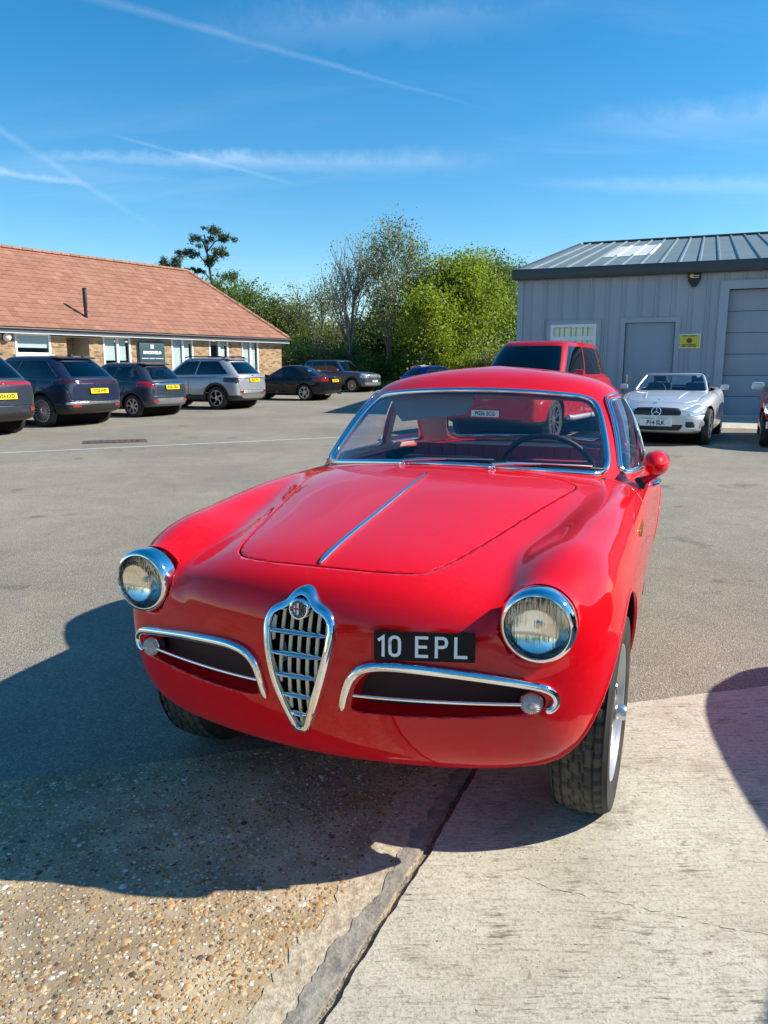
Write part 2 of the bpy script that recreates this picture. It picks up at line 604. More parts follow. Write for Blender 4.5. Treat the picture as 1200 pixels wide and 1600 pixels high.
glass('window_glass', (.88, .92, .92), .9)

def lens():
    """fluted headlamp glass"""
    m = bpy.data.materials.new('lens_glass'); m.use_nodes = True
    t = NT(m); t.n.clear()
    o = t.obj()
    w = t.node('ShaderNodeTexWave', {'Vector': o, 'Scale': 46.0, 'Distortion': .0, 'Detail': 0.0}, bands_direction='X').outputs['Fac']
    bp = t.bump(w, .8, .006)
    tr = t.node('ShaderNodeBsdfRefraction', {'Color': (.97, .97, .95, 1), 'Roughness': .02, 'IOR': 1.12, 'Normal': bp})
    t2 = t.node('ShaderNodeBsdfTransparent', {'Color': (.95, .95, .93, 1)})
    m0 = t.node('ShaderNodeMixShader', {0: .25, 1: tr.outputs[0], 2: t2.outputs[0]})
    gl = t.node('ShaderNodeBsdfGlossy', {'Roughness': .03, 'Normal': bp})
    fr = t.node('ShaderNodeFresnel', {'IOR': 1.5})
    mx = t.node('ShaderNodeMixShader', {0: fr.outputs[0], 1: m0.outputs[0], 2: gl.outputs[0]})
    out = t.node('ShaderNodeOutputMaterial'); t.l.new(mx.outputs[0], out.inputs[0])
    MATS['lens_glass'] = m
lens()

def asphalt():
    m = material('asphalt', (.1, .1, .1), .9)
    t = NT(m); o = t.obj()
    big = t.noise(o, .35, 5, .6)
    mid = t.noise(o, 3.2, 5, .65)
    v = t.node('ShaderNodeTexVoronoi', {'Vector': o, 'Scale': 165.0})
    speck = t.node('ShaderNodeSeparateColor', {0: v.outputs['Color']}).outputs[0]
    base = t.mix(t.rng(big, .3, .72), (.235, .210, .165), (.325, .292, .232))
    base = t.mix(t.rng(mid, .40, .75, 0, .4), base, (.175, .160, .136))
    base = t.mix(.62, base, t.ramp(speck, [(0, (.45, .44, .43)), (.5, (.92, .92, .92)), (.8, (1.12, 1.08, 1.0)), (.97, (1.9, 1.8, 1.6))]), 'MULTIPLY')
    # worn sandy patches and oil stains with their own outlines
    st = t.noise(t.mapping(o, (.9, .9, 1), loc=(3, 1, 0)), 1.1, 6, .7)
    base = t.mix(t.rng(st, .60, .66, 0, .5), base, (.085, .078, .065))
    sd = t.noise(t.mapping(o, loc=(11, 4, 0)), .8, 6, .7)
    base = t.mix(t.rng(sd, .58, .74, 0, .45), base, (.36, .30, .19))
    t.put(t.b.inputs['Base Color'], base)
    h = t.math('ADD', t.math('MULTIPLY', v.outputs['Distance'], .9), t.math('MULTIPLY', mid, .5))
    t.put(t.b.inputs['Normal'], t.bump(h, .45, .010))
asphalt()

def concrete(name, exposed):
    m = material(name, (.4, .38, .33), .9)
    t = NT(m); o = t.obj()
    warp = t.node('ShaderNodeTexNoise', {'Vector': o, 'Scale': 2.0, 'Detail': 3.0})
    ow = t.node('ShaderNodeVectorMath', {0: o}, operation='ADD')
    wsc = t.node('ShaderNodeVectorMath', {0: warp.outputs['Color'], 1: (.06, .06, .06)}, operation='MULTIPLY')
    t.l.new(wsc.outputs[0], ow.inputs[1]); o2 = ow.outputs[0]
    big = t.noise(o, 1.6, 5, .62); mid = t.noise(o, 9, 5, .65); fine = t.noise(o, 120, 4, .7)
    # broom lines: noise stretched along the stroke
    br = t.noise(t.mapping(o2, (9.0, 95, 1), rot=(0, 0, .16)), 1.0, 5, .8)
    pits = t.node('ShaderNodeTexVoronoi', {'Vector': t.mapping(o2, (1, 1.9, 1), rot=(0, 0, .16)), 'Scale': 48.0}).outputs['Distance']
    pit = t.math('MULTIPLY', t.rng(pits, .10, .26, 1, 0), t.rng(t.noise(o, 26, 4, .7), .55, .70))
    if exposed:
        base = t.mix(t.rng(mid, .3, .7), (.42, .315, .175), (.62, .50, .32))
        base = t.mix(t.rng(big, .42, .66, 0, .65), base, (.14, .105, .07))
        v = t.node('ShaderNodeTexVoronoi', {'Vector': o2, 'Scale': 78.0})
        sp = t.node('ShaderNodeSeparateColor', {0: v.outputs['Color']})
        stone = t.ramp(sp.outputs[0], [(0, (.10, .085, .07)), (.25, (.36, .20, .08)), (.5, (.48, .33, .16)), (.75, (.56, .46, .32)), (.93, (.70, .66, .58))])
        msk = t.math('MULTIPLY', t.rng(v.outputs['Distance'], .30, .44, 1, 0), t.rng(sp.outputs[1], .25, .35))
        base = t.mix(t.math('MULTIPLY', msk, .85), base, stone)
        base = t.mix(t.rng(fine, .55, .75, 0, .4), base, (.09, .08, .07))
        h = t.math('ADD', t.math('MULTIPLY', msk, .6), t.math('MULTIPLY', t.math('ADD', fine, br), .5))
        t.put(t.b.inputs['Normal'], t.bump(h, .8, .008))
    else:
        base = t.mix(t.rng(big, .3, .7), (.57, .525, .405), (.71, .66, .53))
        base = t.mix(t.rng(br, .46, .68, 0, .5), base, (.34, .295, .21))
        base = t.mix(t.rng(t.math('MULTIPLY', mid, br), .28, .40, 0, .8), base, (.15, .13, .095))
        base = t.mix(t.rng(fine, .50, .66, 0, .55), base, (.22, .19, .14))
        base = t.mix(t.rng(t.noise(t.mapping(o, loc=(5, 2, 0)), 4.5, 6, .72), .50, .68, 0, .5), base, (.34, .285, .195))
        base = t.mix(t.rng(t.noise(o, 34, 5, .8), .56, .68, 0, .6), base, (.20, .17, .125))
        base = t.mix(t.math('MULTIPLY', pit, .7), base, (.13, .11, .085))
        h = t.math('SUBTRACT', t.math('ADD', t.math('MULTIPLY', br, -1.0), t.math('MULTIPLY', fine, .5)), t.math('MULTIPLY', pit, .8))
        t.put(t.b.inputs['Normal'], t.bump(h, .9, .007))
    t.put(t.b.inputs['Base Color'], base)
concrete('brushed_concrete', False)
concrete('aggregate_concrete', True)

def simple_noise(name, a, b, scale, rough=.85, bump=.3, bd=.01, detail=5):
    m = material(name, a, rough); t = NT(m); o = t.obj()
    n = t.noise(o, scale, detail, .65)
    t.put(t.b.inputs['Base Color'], t.mix(t.rng(n, .3, .7), a, b))
    t.put(t.b.inputs['Normal'], t.bump(n, bump, bd))
    return m
simple_noise('mortar_fill', (.20, .185, .155), (.36, .33, .27), 30, .95, .9, .01)
simple_noise('sand_strip', (.36, .29, .19), (.60, .52, .38), 55, .95, .8, .008)
simple_noise('white_line', (.42, .42, .40), (.62, .61, .58), 14, .8)
simple_noise('mortar', (.38, .33, .26), (.48, .43, .35), 20)
simple_noise('cast_iron', (.06, .055, .05), (.16, .10, .07), 6, .7)
simple_noise('grass', (.06, .10, .02), (.13, .18, .05), 1.2)
simple_noise('bark', (.075, .06, .045), (.17, .14, .11), 7, .95, .6, .03)
simple_noise('pale_bark', (.17, .155, .13), (.30, .28, .24), 6, .95, .6, .03)

def island_mat(name, stops, rough=.85, noise=.15, per_object=False, bump=0.0, scale=30, translucent=0.0, spec=.5):
    m = material(name, stops[0][1], rough, spec=spec); t = NT(m); o = t.obj()
    r = t.objrand() if per_object else t.island()
    c = t.ramp(r, stops)
    n = t.noise(o, scale, 4, .65)
    c = t.mix(1.0, c, t.ramp(n, [(.2, (1 - noise,) * 3), (.8, (1 + noise,) * 3)]), 'MULTIPLY')
    t.put(t.b.inputs['Base Color'], c)
    if bump: t.put(t.b.inputs['Normal'], t.bump(n, bump, .01))
    if translucent:
        tl = t.node('ShaderNodeBsdfTranslucent', {'Color': c})
        bright = t.mix(1.0, c, (1.25, 1.35, .75), 'MULTIPLY'); t.l.new(bright, tl.inputs['Color'])
        mx = t.node('ShaderNodeMixShader', {0: translucent, 1: t.b.outputs[0], 2: tl.outputs[0]})
        t.l.new(mx.outputs[0], t.n['Material Output'].inputs[0])
    return m
island_mat('pebble', [(0, (.07, .055, .045)), (.14, (.28, .13, .045)), (.36, (.48, .28, .10)), (.6, (.56, .40, .20)), (.84, (.52, .41, .26)), (.985, (.70, .66, .58))], .6, .3)
island_mat('brick', [(0, (.20, .125, .07)), (.2, (.33, .21, .11)), (.45, (.42, .28, .15)), (.7, (.48, .33, .19)), (.9, (.38, .22, .11)), (1, (.17, .12, .08))], .9, .25, scale=14)
TILE = [(0, (.255, .115, .072)), (.3, (.305, .140, .088)), (.6, (.34, .160, .102)), (.85, (.30, .134, .084)), (1, (.38, .185, .122))]
island_mat('roof_tile', TILE, .85, .18, scale=4)
island_mat('roof_tile_single', TILE, .85, .18, per_object=True, scale=4)
L_ = dict(rough=.55, noise=.25, scale=.8)
island_mat('leaf_bright', [(0, (.150, .205, .018)), (.5, (.235, .295, .026)), (1, (.34, .38, .045))], translucent=.5, **L_)
island_mat('leaf_mid', [(0, (0.075, 0.133, 0.026)), (.5, (0.133, 0.198, 0.042)), (1, (0.198, 0.264, 0.066))], translucent=.35, **L_)
island_mat('leaf_olive', [(0, (0.113, 0.142, 0.042)), (.5, (0.179, 0.208, 0.066)), (1, (0.282, 0.282, 0.104))], translucent=.35, **L_)
island_mat('leaf_dark', [(0, (0.036, 0.073, 0.021)), (.5, (0.065, 0.109, 0.033)), (1, (0.109, 0.160, 0.051))], translucent=.25, **L_)
island_mat('needle', [(0, (0.029, 0.058, 0.023)), (.5, (0.049, 0.084, 0.035)), (1, (0.072, 0.109, 0.043))], translucent=.15, **L_)
island_mat('grass_blade', [(0, (.07, .12, .02)), (.6, (.13, .19, .04)), (1, (.24, .24, .09))], translucent=.3, **L_)

def cladding(name, a, b, rough=.45):
    m = material(name, a, rough, .0); t = NT(m); o = t.obj()
    n = t.noise(t.mapping(o, (1, 1, .25)), 1.5, 5, .6)
    t.put(t.b.inputs['Base Color'], t.mix(t.rng(n, .3, .75), a, b))
    t.put(t.b.inputs['Normal'], t.bump(t.noise(o, 4, 2), .06, .02))
cladding('shed_cladding', (.31, .355, .415), (.355, .40, .46))
cladding('shed_door', (.27, .315, .375), (.305, .35, .41))
cladding('shed_roof', (.15, .19, .19), (.19, .23, .228), .5)
cladding('shed_trim', (.035, .045, .055), (.05, .06, .07))
cladding('rooflight', (.62, .63, .60), (.72, .72, .68))
cladding('sign_teal', (.020, .065, .085), (.028, .080, .100), .5)
material('sign_yellow', (.62, .55, .05), .5)
# ------------------------------------------------------------------ ground
def ground():
    v = [(-400, -60, 0), (400, -60, 0), (400, 700, 0), (-400, 700, 0)]
    o = struct(pydata('ground', v, [(0, 1, 2, 3)], 'asphalt'))
    # concrete apron: two slabs with a ragged joint; jagged outlines
    E0, E1 = gp(0, 1226), gp(1200, 1076)
    ed = (E1 - E0).normalized()
    J0, J1 = gp(505, 1600), gp(748, 1200)
    jd = (J1 - J0).normalized()
    # where the joint meets the edge of the asphalt
    den = jd.x * ed.y - jd.y * ed.x
    tt = ((E0.x - J0.x) * ed.y - (E0.y - J0.y) * ed.x) / den
    X = J0 + jd * tt
    def ragged(a, b, step, amp, seed):
        r = random.Random(seed); n = max(2, int((b - a).length / step)); d = (b - a).normalized()
        s = Vector((-d.y, d.x, 0)); out = []; w = 0
        ph = r.uniform(0, 6); slow = 0.0
        for i in range(n + 1):
            slow = slow * .93 + r.uniform(-1, 1) * amp * .45
            w = w * .5 + r.uniform(-1, 1) * amp * .7 + slow * .35
            out.append(a.lerp(b, i / n) + s * w)
        return out
    jn = Vector((jd.y, -jd.x, 0))          # to the right of the joint
    near = J0 - jd * 4.0
    edge_r = ragged(X, X + ed * 9, .03, .004, 3)
    edge_l = ragged(X - ed * 9, X, .03, .005, 4)
    jr = ragged(near, X, .02, .0045, 5)
    jl = ragged(near, X, .03, .007, 6)
    def slab(name, outline, m, z0, z1):
        bm = bmesh.new()
        add_prism(bm, [Vector((p.x, p.y, z0)) for p in outline], (0, 0, z1 - z0))
        return struct(bm_obj(name, bm, m))
    r = [p + jn * .006 for p in jr] + edge_r[1:] + [X + ed * 9 - jd * 10, near - jd * 2]
    l = edge_l + [p - jn * .012 for p in reversed(jl)] + [near - jd * 2, X - ed * 9 - jd * 10]
    slab('concrete_apron', r, 'brushed_concrete', .0005, .012)
    slab('concrete_apron_gravelled', l, 'aggregate_concrete', .0005, .010)
    # grey mortar along the joint, with a broken edge, and the sandy strip beside it
    a, b = near, J0.lerp(X, .93)
    m1 = ragged(a, b, .015, .013, 8)
    ml = [p - jn * .014 for p in ragged(a, b, .02, .002, 12)]
    mo = [p - jn * .062 for p in m1]
    slab('mortar_joint', ml + mo[::-1], 'mortar_fill', .004, .0145)
    s1 = ragged(a, b, .02, .020, 9)
    slab('sandy_joint_strip', [p - jn * .055 for p in m1] + [p - jn * .155 for p in s1][::-1], 'sand_strip', .004, .0122)
    # pebbles standing proud of the worn slab
    bm_v = []; bm_f = []
    pr = np.random.default_rng(3)
    base = np.array([(1, 0, 0), (.3, .95, 0), (-.8, .6, 0), (-.8, -.6, 0), (.3, -.95, 0), (0.1, 0, .8), (.55, .3, .55), (-.4, .35, .6), (-.3, -.4, .6), (.45, -.4, .5)])
    fcs = [(0, 1, 6), (1, 2, 7), (2, 3, 8), (3, 4, 9), (4, 0, 9), (0, 6, 9), (1, 7, 6), (2, 8, 7), (3, 9, 8), (5, 6, 7), (5, 7, 8), (5, 8, 9), (5, 9, 6)]
    n = 0; cnt = 0
    while cnt < 40000:
        s = pr.uniform(-.2, 2.2); q = pr.uniform(.05, 2.2) ** 1.0
        p = X - jd * s - jn * q
        if q < .15 + .05 * math.sin(s * 9) and pr.random() < .8: cnt += 1; continue
        if (p - E0).cross(ed).z < .02: cnt += 1; continue
        cnt += 1
        clump = math.sin(p.x * 7.3 + 1.3 * math.sin(p.y * 5)) * math.sin(p.y * 8.1 + p.x * 3)
        if clump < -.35 and pr.random() < .6: continue
        sz = pr.lognormal(math.log(.0041), .45)
        sz = min(sz, .013)
        a = pr.uniform(0, 6.28); c, sn = math.cos(a), math.sin(a); asp = pr.uniform(.55, .95); h = pr.uniform(.22, .55)
        B = base * (1 + pr.uniform(-.15, .15, base.shape))
        xx = B[:, 0] * sz; yy = B[:, 1] * sz * asp
        vx = p.x + xx * c - yy * sn; vy = p.y + xx * sn + yy * c; vz = .0098 + B[:, 2] * sz * h
        bm_v += list(zip(vx, vy, vz)); bm_f += [(a_ + n, b_ + n, c_ + n) for a_, b_, c_ in fcs]; n += 10
    o = pydata('exposed_pebbles', bm_v, bm_f, 'pebble', smooth=True, angle=0)
    stuff(tag(o, 'tan and brown pebbles showing in the worn concrete slab', 'pebbles'))
    # hairline crack across the brushed slab
    ca = [gp(x_, y_, .0125) for x_, y_ in ((810, 1368), (840, 1380), (860, 1388), (930, 1402), (1010, 1420), (1090, 1440), (1165, 1455), (1260, 1470))]
    cw = random.Random(15); cb = bmesh.new(); top = []; bot = []
    for p in resample(ca, .012, False, 0):
        q = p + Vector((cw.uniform(-.003, .003), cw.uniform(-.005, .005), 0)); hw_ = max(.0001, cw.uniform(-.0006, .0012))
        top.append(cb.verts.new(q + Vector((0, hw_, 0)))); bot.append(cb.verts.new(q - Vector((0, hw_, 0))))
    for i in range(len(top) - 1): cb.faces.new((bot[i], bot[i + 1], top[i + 1], top[i]))
    struct(bm_obj('concrete_crack', cb, 'gap_black'))
    # painted line across the yard
    a, b = gp(-700, 741), gp(560, 682)
    d = (b - a).normalized(); s = Vector((-d.y, d.x, 0)) * .05
    o = struct(pydata('painted_line', [a - s + Vector((0, 0, .004)), b - s + Vector((0, 0, .004)), b + s + Vector((0, 0, .004)), a + s + Vector((0, 0, .004))], [(0, 1, 2, 3)], 'white_line'))
    # drain cover in the yard
    q = gp(180, 690)
    t = thing('drain_cover', 'rusty slotted drain cover set in the asphalt by the painted line', 'drain cover', (q.x, q.y, 0), .35)
    box('frame', (0, 0, .003), (1.1, .62, .006), 'cast_iron', t)
    for i in range(9):
        box('bar', (-.42 + i * .105, 0, .009), (.06, .5, .008), 'cast_iron', t)
    # verge of grass beyond the parked cars
    v = [(-3.2, 47.5, .01), (4.4, 40, .01), (18, 62, .01), (-60, 66, .01), (-22, 50, .01)]
    struct(pydata('grass_verge', v, [(0, 1, 2, 3, 4)], 'grass'))
ground()
# ------------------------------------------------------------------ brick bungalow
def on_plane(x, y, P, n):
    """where the ray of a photo pixel meets the plane through P with normal n"""
    o = Vector((0, 0, CAM_H)); d = ray(x, y)
    return o + d * ((P - o).dot(n) / d.dot(n))

def bungalow():
    E0, E1 = Vector((-13.2, 26.4, 0)), Vector((-4.64, 38.6, 0))      # line of the eaves
    u = (E1 - E0).normalized(); n = Vector((u.y, -u.x, 0))           # along the wall, and out of it
    OV = .32
    W1 = E1 - n * OV - u * .25                                       # far corner of the wall
    rz = math.atan2(u.y, u.x)
    B = thing('brick_bungalow', 'long single-storey brick building with orange tiled roof and white windows', 'building', W1, rz)
    # local frame: x along the wall (negative = towards the near end), y into the building, z up
    Mi = (Matrix.Translation(W1) @ Matrix.Rotation(rz, 4, 'Z')).inverted()
    def loc(x, y, dep=0.0):
        p = Mi @ on_plane(x, y, W1 - n * dep, n); return p.x, p.z
    ZE, ZR, D = 2.70, 5.95, 4.35
    X0 = -23.0
    # openings from the photograph: (left, right, top, bottom) in pixels
    def rect(x0, x1, yt, yb):
        xm = (x0 + x1) / 2
        return loc(x0, yt)[0], loc(x1, yt)[0], loc(xm, yb)[1], loc(xm, yt)[1]
    wins = [rect(22, 78, 521, 554), rect(160, 203, 526, 600), rect(267, 301, 529, 610), rect(326, 356, 529, 600), rect(377, 403, 530, 598)]
    wins = [(a, b, max(c, .15) if i else c, d) for i, (a, b, c, d) in enumerate(wins)]
    porch = rect(103, 138, 524, 700); porch = (porch[0], porch[1], 0.0, 2.42)
    holes = wins + [porch]
    # bricks, proud of the mortar
    V = []; F = []
    BL, BH, J = .215, .065, .010
    def brick(x0, x1, y0, y1, z0, z1, axis='x'):
        k = len(V)
        V.extend([(x0, y0, z0), (x1, y0, z0), (x1, y0, z1), (x0, y0, z1), (x0, y1, z0), (x1, y1, z0), (x1, y1, z1), (x0, y1, z1)])
        F.extend([(k, k + 1, k + 2, k + 3), (k + 4, k, k + 3, k + 7), (k + 1, k + 5, k + 6, k + 2), (k + 3, k + 2, k + 6, k + 7), (k + 4, k + 5, k + 1, k)])
    rows = int(2.46 / (BH + J))
    br = random.Random(2)
    for r in range(rows):
        z0 = r * (BH + J); x = X0 + (.1125 if r % 2 else 0)
        while x < -.02:
            a, b = x, min(x + BL, 0)
            x += BL + J
            segs = [(a, b)]
            for (h0, h1, c0, c1) in holes:
                if z0 + BH > c0 and z0 < c1:
                    nx = []
                    for (s0, s1) in segs:
                        if s1 <= h0 or s0 >= h1: nx.append((s0, s1)); continue
                        if s0 < h0: nx.append((s0, h0))
                        if s1 > h1: nx.append((h1, s1))
                    segs = nx
            for s0, s1 in segs:
                if s1 - s0 > .03: brick(s0, s1, br.uniform(-.003, .002), .05, z0, z0 + BH)
        # end wall
        y = .06 + (.1125 if r % 2 else 0)
        while y < 8.4:
            k = len(V); y1 = min(y + BL, 8.5)
            V.extend([(.0 + .002, y, z0), (.002, y1, z0), (.002, y1, z0 + BH), (.002, y, z0 + BH), (-.05, y, z0), (-.05, y1, z0), (-.05, y1, z0 + BH), (-.05, y, z0 + BH)])
            F.extend([(k, k + 1, k + 2, k + 3), (k + 4, k, k + 3, k + 7), (k + 1, k + 5, k + 6, k + 2), (k + 3, k + 2, k + 6, k + 7)])
            y += BL + J
        # back and side of the porch
        px0, px1 = porch[0], porch[1]; x = px0
        while x < px1:
            brick(x, min(x + BL, px1), 1.0, 1.05, z0, z0 + BH); x += BL + J
    o = stuff(pydata('brickwork', V, F, 'brick', B))
    # mortar behind the bricks, with the same openings
    mb = bmesh.new()
    xs = sorted({X0, 0.0} | {h[0] for h in holes} | {h[1] for h in holes})
    for a, b in zip(xs, xs[1:]):
        hs = sorted([(h[2], h[3]) for h in holes if h[0] <= a + 1e-4 and h[1] >= b - 1e-4])
        z = 0.0
        for c0, c1 in hs:
            if c0 > z: add_box(mb, ((a + b) / 2, .03 + .05, (z + c0) / 2), (b - a, .15, c0 - z))
            z = c1
        if z < 2.46: add_box(mb, ((a + b) / 2, .03 + .05, (z + 2.46) / 2), (b - a, .15, 2.46 - z))
    add_box(mb, (-.04 - .05, 4.3, 1.23), (.10, 8.3, 2.46))
    add_box(mb, ((porch[0] + porch[1]) / 2, 1.09, 1.23), (porch[1] - porch[0] + .4, .08, 2.46))
    for xx in (porch[0] - .05, porch[1] + .05): add_box(mb, (xx, .65, 1.23), (.09, 1.0, 2.46))
    bm_obj('mortar', mb, 'mortar', B)
    # dark rooms behind the windows
    rb = bmesh.new(); add_box(rb, (X0 / 2, 2.6, 1.2), (abs(X0) - .4, .05, 2.4)); add_box(rb, (X0 / 2, 1.4, .02), (abs(X0) - .4, 2.4, .02))
    bm_obj('room_wall', rb, 'cabin_grey', B)
    # windows
    for i, (a, b, c, d) in enumerate(wins):
        w = bpy.data.objects.new('window', None); C.objects.link(w); w.parent = B; w.location = (a, 0, c)
        ww, hh = b - a, d - c; t = .075
        fb = bmesh.new()
        for (cx, cz, sx, sz) in ((ww / 2, t / 2, ww, t), (ww / 2, hh - t / 2, ww, t), (t / 2, hh / 2, t, hh - 2 * t), (ww - t / 2, hh / 2, t, hh - 2 * t)):
            add_box(fb, (cx, .03, cz), (sx, .09, sz))
        mid = ww * .52
        if i: add_box(fb, (mid, .03, hh / 2), (.10, .088, hh - 2 * t))
        bm_obj('frame', fb, 'white_frame', w)
        panes = [(t, ww - t)] if i == 0 else [(t, mid - .05), (mid + .05, ww - t)]
        for p0, p1 in panes:
            box('pane', ((p0 + p1) / 2, .045, hh / 2), (p1 - p0, .008, hh - 2 * t), 'window_glass', w)
        for q, (p0, p1) in enumerate(panes):
            if i == 3 and q == 0: continue
            bh = (hh - 2 * t) * (.72 if i == 0 else .50 if i == 1 else .92)
            box('blind', ((p0 + p1) / 2 - (p1 - p0) * (0 if i == 0 else .12 if q else .04), .066, hh - t - bh / 2), ((p1 - p0) * (.98 if i == 0 else .72 if q else .9), .008, bh), 'blind', w)
        if i == 0: box('sill', (ww / 2, -.035, -.055), (ww + .12, .16, .11), 'white_frame', w)
        else: box('sill', (ww / 2, -.03, -.03), (ww + .08, .12, .06), 'white_frame', w)
    # plant inside the second window
    # fascia, soffit, gutter
    XL, XE = X0, .25 - .0
    box('fascia', ((XL + XE) / 2, -OV + .025, ZE - .115), (XE - XL, .03, .19), 'white_frame', B)
    box('soffit', ((XL + XE) / 2, -OV / 2 + .02, ZE - .20), (XE - XL, OV + .03, .02), 'white_frame', B)
    box('fascia', (XE - .015, 4.2, ZE - .115), (.03, 9.0, .19), 'white_frame', B)
    tube('gutter', [(XL, -OV - .055, ZE - .055), (XE + .04, -OV - .055, ZE - .055)], .058, 'black_plastic', B, 10)
    # roof slopes under the tiles
    RX1 = .25 - 2.5
    e0, e1 = Vector((XL, -OV, ZE)), Vector((XE, -OV, ZE)); r0, r1 = Vector((XL, D - OV, ZR)), Vector((RX1, D - OV, ZR))
    k0, k1 = Vector((XL, 2 * D - OV, ZE)), Vector((XE, 2 * D - OV, ZE))
    pydata('roof_deck', [e0, e1, r1, r0, k1, k0], [(0, 1, 2, 3), (3, 2, 4, 5), (1, 4, 2)], 'roof_tile', B)
    sl = (r0 - e0); L = sl.length; sd = sl.normalized(); sn = Vector((0, -sd.z, sd.y))
    GA, TW = .305, .30
    nc = int(L / GA)
    # one tile: a slab tilted a little, its lower edge proud
    tv = [(0, 0, .012), (TW - .006, 0, .012), (TW - .006, 0, .034), (0, 0, .034), (0, GA + .03, .004), (TW - .006, GA + .03, .004), (TW - .006, GA + .03, .016), (0, GA + .03, .016)]
    tf = [(0, 1, 2, 3), (3, 2, 6, 7), (4, 0, 3, 7), (1, 5, 6, 2)]
    Mt = Matrix(((1, 0, 0), (0, sd.y, sn.y), (0, sd.z, sn.z)))
    tm = bpy.data.meshes.new('roof_tile'); tm.from_pydata([tuple(Mt @ Vector(q)) for q in tv], [], tf); tm.materials.append(MATS['roof_tile_single'])
    spots = []
    for r in range(nc + 1):
        xr = XE - (XE - RX1) * (r * GA / L)                       # the hip cuts the courses
        x = xr - TW - (TW / 2 if r % 2 else 0)
        while x > XL:
            spots.append(e0 + sd * (r * GA) + Vector((x - XL, 0, 0))); x -= TW
    Mw = Matrix.Translation(W1) @ Matrix.Rotation(rz, 4, 'Z')
    def seen(p):
        q = Mw @ p; v = q - Vector((0, 0, CAM_H)); c, s = math.cos(PITCH), math.sin(PITCH)
        dd = v.y * c - v.z * s
        return 600 + F_PX * v.x / dd, dd
    vis = sorted([(seen(p)[1], i) for i, p in enumerate(spots) if -20 < seen(p)[0] < 1200])
    single = {i for _, i in vis[:290]}
    TV = []; TF = []
    base = [Mt @ Vector(q) for q in tv]
    for i, p in enumerate(spots):
        jig = Vector((0, 0, br.uniform(-.003, .004)))
        if i in single:
            o = bpy.data.objects.new('roof_tile', tm); C.objects.link(o); o.parent = B; o.location = p + jig
        else:
            k = len(TV); TV.extend([p + q + jig for q in base]); TF.extend([tuple(a + k for a in f) for f in tf])
    stuff(pydata('roof_tiling', TV, TF, 'roof_tile', B))
    # ridge and hip caps, one by one
    def caps(a, b, name):
        d = (b - a); m = max(1, int(d.length / .42)); dn = d.normalized(); side = dn.cross(Vector((0, 0, 1))).normalized(); up = side.cross(dn)
        cb = bmesh.new()
        arc = [(math.cos(t) * .115, math.sin(t) * .09) for t in np.linspace(-.15, math.pi + .15, 8)]
        A = [cb.verts.new(side * p + up * q) for p, q in arc]; Bv = [cb.verts.new(side * p * .96 + up * q * .96 + dn * .41) for p, q in arc]
        for i in range(7): cb.faces.new((A[i], A[i + 1], Bv[i + 1], Bv[i]))
        cb.faces.new(A)
        me = bpy.data.meshes.new(name); cb.to_mesh(me); cb.free(); me.materials.append(MATS['roof_tile_single']); me.shade_smooth()
        for i in range(m):
            o = bpy.data.objects.new(name, me); C.objects.link(o); o.parent = B; o.location = a + d * (i / m) + Vector((0, 0, .0))
    caps(r0 + Vector((0, 0, .02)), r1 + Vector((0, 0, .02)), 'ridge_tile')
    caps(r1 + Vector((0, 0, .02)), e1 + Vector((0, 0, .03)), 'hip_tile')
    # flue with lead flashing
    q = on_plane(134, 496, Mw @ e0, (Mw.to_3x3() @ sn)); f = Mi @ q
    fl = bpy.data.objects.new('flue', None); C.objects.link(fl); fl.parent = B; fl.location = f
    lathe('pipe', [(.062, -.2), (.062, .34), (.075, .345), (.075, .95), (.068, .97), (.08, .98), (.08, 1.05), (.05, 1.06)], Matrix.Identity(4), 'soil_pipe', fl, 16)
    fb = bmesh.new(); add_box(fb, (0, 0, 0), (.62, .55, .015), Mt.copy()); bm_obj('flashing', fb, 'lead', fl)
    fl.children[1].location = sn * .04
    # round wall lamp
    lx, lz = loc(9, 527)
    t = thing('wall_lamp', 'round white bulkhead lamp on the brick wall beside the small window', 'lamp', Mw @ Vector((lx, -.02, lz)), rz)
    lathe('backplate', [(0, .05), (.12, .05), (.14, .03), (.14, -.02)], axis_to((0, 0, 0), (0, -1, 0)), 'black_plastic', t, 24)
    lathe('globe', [(0, .20), (.06, .19), (.11, .15), (.135, .10), (.14, .05)], axis_to((0, 0, 0), (0, -1, 0)), 'white_frame', t, 24)
    # sign board
    x0, z1 = loc(216, 533, -.06); x1, z0 = loc(257, 568, -.06)
    sg = thing('company_sign', 'dark teal board reading BRICKFIELD between two white windows', 'sign', Mw @ Vector(((x0 + x1) / 2, -.08, (z0 + z1) / 2)), rz)
    w, h = x1 - x0, z1 - z0
    bb = bmesh.new(); add_box(bb, (0, 0, 0), (w, .06, h), bevel=.008); bm_obj('board', bb, 'sign_teal', sg, smooth=True)
    RXm = Matrix.Rotation(math.pi / 2, 4, 'X')
    text('lettering', 'BRICKFIELD', .27 * h * .62, 'white_frame', sg, Matrix.Translation((0, -.032, -.01 * h)) @ RXm, .002, bold=.010, sx=w * .88 / (.27 * h * .62 * 6.45))
    for k in (-1, 0, 1): box('logo_bar', (k * .045 * w, -.033, .265 * h), (.030 * w, .006, .19 * h), 'white_frame', sg)
    for k in range(26):
        if k in (8, 16): continue
        box('small_print_mark', ((k - 12.5) * .033 * w, -.033, -.27 * h), (.024 * w, .005, .040 * h), 'white_frame', sg)
    # shrub in a pot seen low in the second window
    return B
bungalow()
